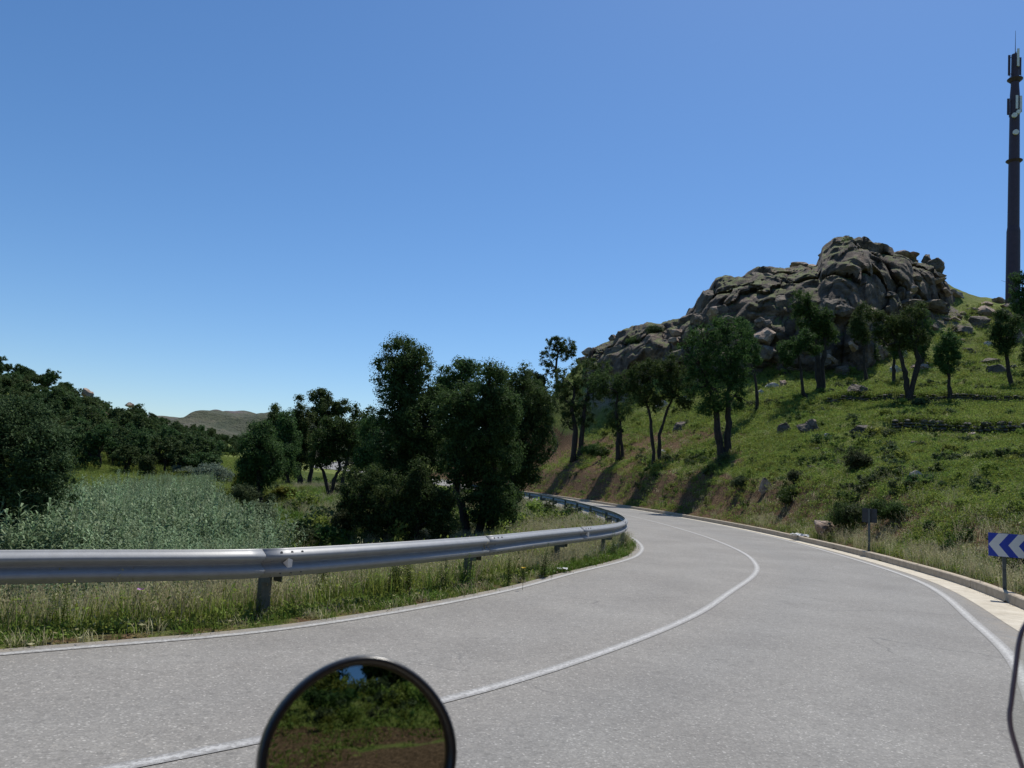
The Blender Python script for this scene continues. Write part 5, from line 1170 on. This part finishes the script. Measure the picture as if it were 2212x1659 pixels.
shl = [shrublet('shrublet', 900 + k, M[m_]) for k, m_ in enumerate(['grass2', 'bushy', 'oak_lit', 'grass2', 'weed', 'bushy'])]
P = polar_pts(16000, 1120, 2330, 11, 92, lambda x, y, ob, ib: (ob > .9), 27, .8); k = rng.random(len(P)) < .02 + .22 * patch(P, .45, 28, .0, .6); P = P[k]; k = (crag_mask(P[:, 0], P[:, 1]) < .6); P = P[k]
scatter('low_shrubs', shl, P, .5 + 1.2 * rng.random(len(P)) ** 2 + .008 * P[:, 1], 'small dark shrubs and cushions dotted over the slope on the right')
P = polar_pts(5000, -100, 1400, 14, 90, lambda x, y, ob, ib: (ib > 1.2), 29); k = rng.random(len(P)) < .05 + .6 * patch(P, .3, 30, .1, .6); P = P[k]
scatter('spur_shrubs', shl, P, .8 + 1.6 * rng.random(len(P)) ** 2 + .01 * P[:, 1], 'small shrubs on the spur and meadow edge')
P = polar_pts(30000, 1150, 2330, 10, 70, lambda x, y, ob, ib: (ob > .4), 22); k = rng.random(len(P)) < .1 + .9 * patch(P, .35, 18, -.1, .5); P = P[k]
scatter('slope_grass', gr, P, .8 + .012 * P[:, 1], 'brighter green grass tufts on the slope on the right')
P = polar_pts(16000, 1500, 2350, 9, 48, lambda x, y, ob, ib: (ob > .25) & (ob < 5.5), 23); s_, i_ = lateral(P[:, 0], P[:, 1]); ob = s_ - RC[i_, 4]
P = P[rng.random(len(P)) < .5 * np.exp(-ob / 1.0)]; scatter('roadside_straw', st, P, .7 + .5 * rng.random(len(P)), 'dry seeding grass behind the kerb')
P2 = P[rng.random(len(P)) < .5] + np.array([.1, .06, 0]); scatter('kerb_grass', gr_tall, P2, .55 + .4 * rng.random(len(P2)), 'green grass behind the kerb')
P = region_pts(9000, -22, 26, -32, 3, lambda x, y, ob, ib: (ob > 1.5), 26); k = rng.random(len(P)) < .04 + .96 * sstep(6.4, 8.2, lateral(P[:, 0], P[:, 1])[0] - 5.3 + 1.2 * fbm2(P[:, 0], P[:, 1], .4, 3, 55)); P = P[k]; scatter('bank_herbs', herb, P, 1.2 + 1.2 * rng.random(len(P)), 'green herbs on the bank reflected in the mirror')
P = region_pts(2400, -22, 30, -32, 3, lambda x, y, ob, ib: (ob > 8.6), 28); scatter('bank_shrubs', shl, P, 1.2 + 2.2 * rng.random(len(P)) ** 2, 'dark shrubs on the bank reflected in the mirror')
# verge under the rail
V0 = lambda lo, hi: (lambda x, y, ob, ib: (ib > lo) & (ib < hi))
P = region_pts(60000, -13, 5, 3, 36, V0(.18, .62), 31); P = P[rng.random(len(P)) < .25 + .6 * patch(P, 1.2, 71, -.3, .3)]; scatter('verge_grass', gr, P, .4 + .45 * rng.random(len(P)), 'short bright grass along the road edge')
P = region_pts(60000, -13, 5, 3, 30, V0(.5, 1.6), 32); scatter('verge_herbs', herb, P, .4 + .5 * rng.random(len(P)), 'green herbs under the guardrail')
P = region_pts(30000, -13, 5, 3, 30, V0(.80, 3.6), 33); P = P[rng.random(len(P)) < .34 + .3 * (P[:, 0] < -2.5)]; scatter('verge_straw', st, P, .8 + .5 * rng.random(len(P)), 'pale dry grass behind the guardrail')
P = region_pts(26000, -13, 5, 3, 32, V0(.72, 4.5), 34); P = P[rng.random(len(P)) < .55]; scatter('verge_tall_grass', gr_tall, P, .7 + .5 * rng.random(len(P)), 'tall green grass behind the guardrail')
P = region_pts(9000, -13, 5, 3, 30, V0(.25, .9), 44); scatter('verge_dry_tufts', gr_dry, P, .4 + .5 * rng.random(len(P)), 'short dry tufts along the road edge')
P = polar_pts(9000, 1400, 2330, 11, 90, lambda x, y, ob, ib: (ob > .8), 45); P = P[rng.random(len(P)) < .6 * patch(P, .25, 72, .0, .6)]; scatter('slope_dry_tufts', gr_dry, P, .9 + .012 * P[:, 1], 'dry yellowish tufts in patches on the slope')
P = region_pts(26000, -13, 5, 3, 30, V0(.02, .45), 35); P = P[rng.random(len(P)) < .55]; P[:, 2] = np.maximum(P[:, 2], -.03); scatter('leaf_litter', lit, P, .22 + .25 * rng.random(len(P)), 'brown leaf litter along the road edge')
P = region_pts(9000, 8, 14, 5, 26, lambda x, y, ob, ib: (ob > -.12) & (ob < .02), 36); 
if len(P): P[:, 2] = .006; P = P[:260]; scatter('gutter_debris', lit, P, .16 + .12 * rng.random(len(P)), 'dead leaves lying in the gutter')
# inside of the bend, spur, valley
P = polar_pts(60000, 560, 1420, 14, 80, lambda x, y, ob, ib: ib > .3, 37); k = rng.random(len(P)) < .55; scatter('spur_grass', gr, P[k], .8 + .018 * P[k][:, 1], 'green grass on the spur inside the bend')
P = polar_pts(26000, 560, 1420, 14, 70, lambda x, y, ob, ib: ib > .4, 38); k = rng.random(len(P)) < .7 * patch(P, .4, 3, -.2, .4) + .1; scatter('spur_dry_grass', st, P[k], .55 + .008 * P[k][:, 1], 'dry grass on the spur inside the bend')
P = polar_pts(26000, -60, 640, 38, 150, lambda x, y, ob, ib: ib > 1, 39); scatter('meadow_grass', gr_tall, P, .5 + .016 * P[:, 1], 'lush green meadow in the valley')
cane = [cane_mesh('cane', 700 + k) for k in range(4)]
P = polar_pts(5200, -60, 625, 11.5, 58, lambda x, y, ob, ib: ib > 3.8, 40, .85)
pxp = P[:, 0] / P[:, 1] * F_PX + CX - 8
k = (pxp < np.interp(P[:, 1], [11, 20, 28, 40, 58], [590, 600, 560, 480, 470])) & (pxp > np.interp(P[:, 1], [11, 20, 30, 44, 58], [-60, 20, 90, 240, 380]))
P = P[k]; scatter('cane_thicket', cane, P, np.clip((.15 - .0 - P[:, 2]) / 2.6, .45, 1.05) * rng.uniform(.8, 1.1, len(P)) * (1 + .30 * fbm2(P[:, 0], P[:, 1], .35, 3, 91)), 'grey-green cane thicket filling the gully behind the guardrail', .1)
fl = [tuft_mesh('flower', 720 + k, 0, .3, .06, .01, 0, M['flower_w'], leafy=5) for k in range(2)]
P = polar_pts(900, 1000, 1400, 17, 42, lambda x, y, ob, ib: ib > .5, 41); P[:, 2] += .18; scatter('white_flowers', fl, P, rng.uniform(.18, .4, len(P)), 'tiny white flowers in the grass behind the rail')
fs = [tuft_mesh('hill_flower', 730, 0, .3, .12, .01, 0, M['flower_w'], leafy=4)]
P = polar_pts(1500, 1500, 2330, 11, 60, lambda x, y, ob, ib: ob > .8, 42); P[:, 2] += .14; scatter('slope_flowers', fs, P, rng.uniform(.15, .4, len(P)), 'specks of small white flowers on the slope')
# tall leafy weeds by the rail, one by one
wm = [weed_mesh('weed', 800 + k, .75, M['weed'], 60, .085, 3, .05) for k in range(3)] + [weed_mesh('weed', 810 + k, .62, M['grass'], 50, .065, 4, .07) for k in range(2)]
WL = [(690, 1300, .95, 'tall leafy weed climbing in front of the rail beside the left post'), (600 - 130, 1320, .9, 'leafy weed left of the nearest guardrail post'), (625, 1310, .5, None), (740, 1300, .7, None), (775, 1295, .75, None), (845, 1290, .7, None), (858, 1288, .8, None), (880, 1286, .7, None),
      (930, 1283, .65, None), (1012, 1272, .8, 'weed growing against the second guardrail post'), (1100, 1262, .6, None), (1130, 1258, .55, None), (1175, 1250, .85, 'dark slender weed standing alone between two rail posts'), (340, 1345, .85, 'bushy green weed under the long left rail, below a mauve flower'), (380, 1345, .75, None), (400, 1335, .6, None), (500, 1325, .6, None), (20, 1375, .8, None), (120, 1370, .8, None), (60, 1372, .7, None), (1330, 1205, .7, None), (1350, 1190, .6, None), (560, 1340, .35, None), (1060, 1265, .5, None), (815, 1293, .6, None), (960, 1280, .6, None)]
for i, (px, py, s_, lab) in enumerate(WL):
    p, dd = hit(px, py, 6, 30); o = link('tall_weed', wm[i % 5], None, (p[0], p[1], H1(p[0], p[1]))); o.scale = (s_ * 1.1, s_ * 1.1, s_ * 1.1); o.rotation_euler = (random.uniform(-.1, .1), random.uniform(-.1, .1), random.uniform(0, 6))
    tag(o, lab or 'leafy green weed in the row standing under the guardrail', 'weed', None if lab else 'leafy weeds under the guardrail')
sm = [weed_mesh('stalk', 820 + k, .75, M['straw'], 14, .05, 2, .04) for k in range(2)]
for i, (px, py, s_) in enumerate([(135, 1360, .9), (50, 1365, .8), (95, 1370, .75), (375, 1340, .6), (430, 1338, .6), (240, 1350, .55), (2080, 1270, 1), (2120, 1275, .9), (2150, 1290, .8), (1990, 1235, .8)]):
    p, dd = hit(px, py, 6, 30); o = link('dry_stalk', sm[i % 2], None, (p[0], p[1], H1(p[0], p[1]))); o.scale = (s_,) * 3; o.rotation_euler = (random.uniform(-.3, .3), random.uniform(-.4, .4), random.uniform(0, 6))
    tag(o, 'bleached dry stalk leaning in the grass behind the kerb at right' if px > 1500 else 'bleached dry stalk leaning in the grass under the rail at left', 'dry stalk', 'dry stalks behind the kerb' if px > 1500 else 'dry stalks under the rail')
def petals(name, mat, px, py, d, s_, label):
    p = at(px, py, d); gz = H1(p[0], p[1]); e = tag(empty(name, (p[0], p[1], gz)), label, 'flower'); hz = p[2] - gz
    MB().tube([(0, 0, 0), (.01, 0, hz)], .003, 4).build('stalk', M['weed'], e)
    mb = MB()
    for k in range(9):
        a = k * .7; mb.add([Vector((0, 0, hz)), Vector((math.cos(a) * s_, math.sin(a) * s_, hz + s_ * .6)), Vector((math.cos(a + .3) * s_ * 1.2, math.sin(a + .3) * s_ * 1.2, hz + s_ * .3)), Vector((math.cos(a + .5) * s_ * .8, math.sin(a + .5) * s_ * .8, hz))], [(0, 1, 2, 3)])
    mb.build('petals', mat, e)
petals('thistle_flower', M['flower_p'], 304, 1274, 7.9, .03, 'mauve thistle flower under the rail at left')
petals('yellow_flower', M['flower_y'], 1131, 1227, 11.9, .03, 'small yellow flower between the rail posts')
# litter
def crumple(name, px, py, d0, d1, w, label, k):
    p, dd = hit(px, py, d0, d1); r_ = np.random.default_rng(k); n = 9; X, Y = np.meshgrid(np.linspace(-.5, .5, n), np.linspace(-.5, .5, n)); Z = r_.random((n, n)) * .28
    i_ = np.arange(n * n).reshape(n, n); q = np.stack([i_[:-1, :-1].ravel(), i_[:-1, 1:].ravel(), i_[1:, 1:].ravel(), i_[1:, :-1].ravel()], 1)
    me = mesh_np(name, np.stack([X.ravel() * w, Y.ravel() * w * .6, Z.ravel() * w * .7 + .03], 1), q, M['paper']); o = link(name, me, None, (p[0], p[1], H1(p[0], p[1]) + .02)); tag(o, label, 'litter')
crumple('paper_litter', 1728, 1162, 24, 40, .62, 'crumpled white paper lying behind the kerb, left of the pale boulder', 5)
crumple('plastic_scrap', 1214, 1236, 10, 22, .2, 'flat white scrap lying at the foot of a rail post', 6)
# marker block behind the rail curve
p, dd = hit(1302, 1150, 20, 34); o = MB().box((0, 0, .12), (.12, .1, .5)).build('marker_stone', M['rock_pale'], None, (p[0], p[1], H1(p[0], p[1])), bevel=.02); tag(o, 'small pale marker stone behind the tight curve of the rail', 'marker stone')
# bare brown rubble patch inside the bend
for i, (px, py, w) in enumerate([(1180, 1118, .5), (1195, 1125, .45), (1215, 1132, .5), (1225, 1140, .4), (1172, 1128, .35), (1205, 1116, .35)]):
    p, dd = hit(px, py, 18, 45); o = put_rock('stone', ROCK_T, p, w, w * .45, w * .7, None, .1, .3, i); tag(o, 'brown rubble stone in the little heap on the grass inside the bend', 'rock', 'brown rubble heap inside the bend')

# ---------------------------------------------------------------- motorcycle mirror and windscreen edge
mc = at(777, 1634, .5)
vd = np.array(mc) - np.array([0, 0, CAM_H]); vd /= np.linalg.norm(vd)
Rf = np.array([.56, -1, .262]); Rf /= np.linalg.norm(Rf); nrm = Vector(Rf - vd).normalized()
mt = empty('motorcycle_mirror', tuple(mc)); tag(mt, 'round black motorcycle mirror at the bottom, showing the bank behind', 'mirror')
mt.rotation_euler = nrm.to_track_quat('Z', 'Y').to_euler()
RM = .058; n = 64; ring = [(RM * 1.0, -.022), (RM * 1.03, -.008), (RM * 1.03, .004), (RM * 1.01, .009), (RM * .97, .0095), (RM * .935, .006), (RM * .925, .001)]
def shape(a): 
    return 1 + .018 * math.cos(2 * a) + .012 * math.cos(4 * a)
def lathe(pr, nm, mat, close=False):
    mb = MB(); V = []
    for r_, z in pr: V += [(r_ * shape(a) * math.cos(a), r_ * shape(a) * math.sin(a), z) for a in [2 * math.pi * k / n for k in range(n)]]
    Fs = [(i * n + k, i * n + (k + 1) % n, (i + 1) * n + (k + 1) % n, (i + 1) * n + k) for i in range(len(pr) - 1) for k in range(n)]
    return mb.add(V, Fs).build(nm, mat, mt, smooth=True)
lathe([(.001, -.035), (RM * .5, -.033), (RM * .85, -.028)] + ring, 'housing', M['black'])
CR = .7; lathe([(.0005, .0)] + [(RM * .94 * u, -(RM * .94 * u) ** 2 / (2 * CR)) for u in (.15, .3, .45, .6, .75, .9, 1.0)], 'mirror_glass', M['mirror']).location = (0, 0, .0045)
inv = Matrix.Rotation(0, 3, 'Z'); q3 = nrm.to_track_quat('Z', 'Y').to_matrix().inverted()
mb = MB(); a0 = q3 @ Vector((0, .02, 0)); a1 = q3 @ Vector((.03, .05, -.12)); a2 = q3 @ Vector((.05, .03, -.26)); mb.tube([a0, a1, a2], .006, 10); mb.build('stem', M['black'], mt, smooth=True)
# windscreen edge
wd = .55; ws = empty('windscreen', tuple(at(2230, 1560, wd))); tag(ws, 'clear motorcycle windscreen edge with a thin dark trim at the lower right', 'windscreen')
base = np.array(ws.location)
ed = [(2260, 1300, 0), (2225, 1335, 0), (2204, 1375, 0), (2193, 1450, 0), (2184, 1520, 0), (2181, 1545, 0), (2184, 1575, 0), (2195, 1615, 0), (2212, 1668, 0), (2240, 1740, 0)]
E_ = catmull([tuple(at(x, y, wd) - base) for x, y, _ in ed], 6)
MB().tube([tuple(q) for q in E_], .0017, 8).build('edge_trim', M['rim'], ws, smooth=True)
V = []; 
for q in E_: V.append(q)
for q in E_: V.append(q + np.array([.12, .05, -.0]))
for q in E_: V.append(q + np.array([.26, .16, -.0]))
ne = len(E_); Q = [(r_ * ne + i, r_ * ne + i + 1, (r_ + 1) * ne + i + 1, (r_ + 1) * ne + i) for r_ in (0, 1) for i in range(ne - 1)]
so_ = link('screen', mesh_np('screen', np.array(V), np.array(Q), M['clear'], True), ws)
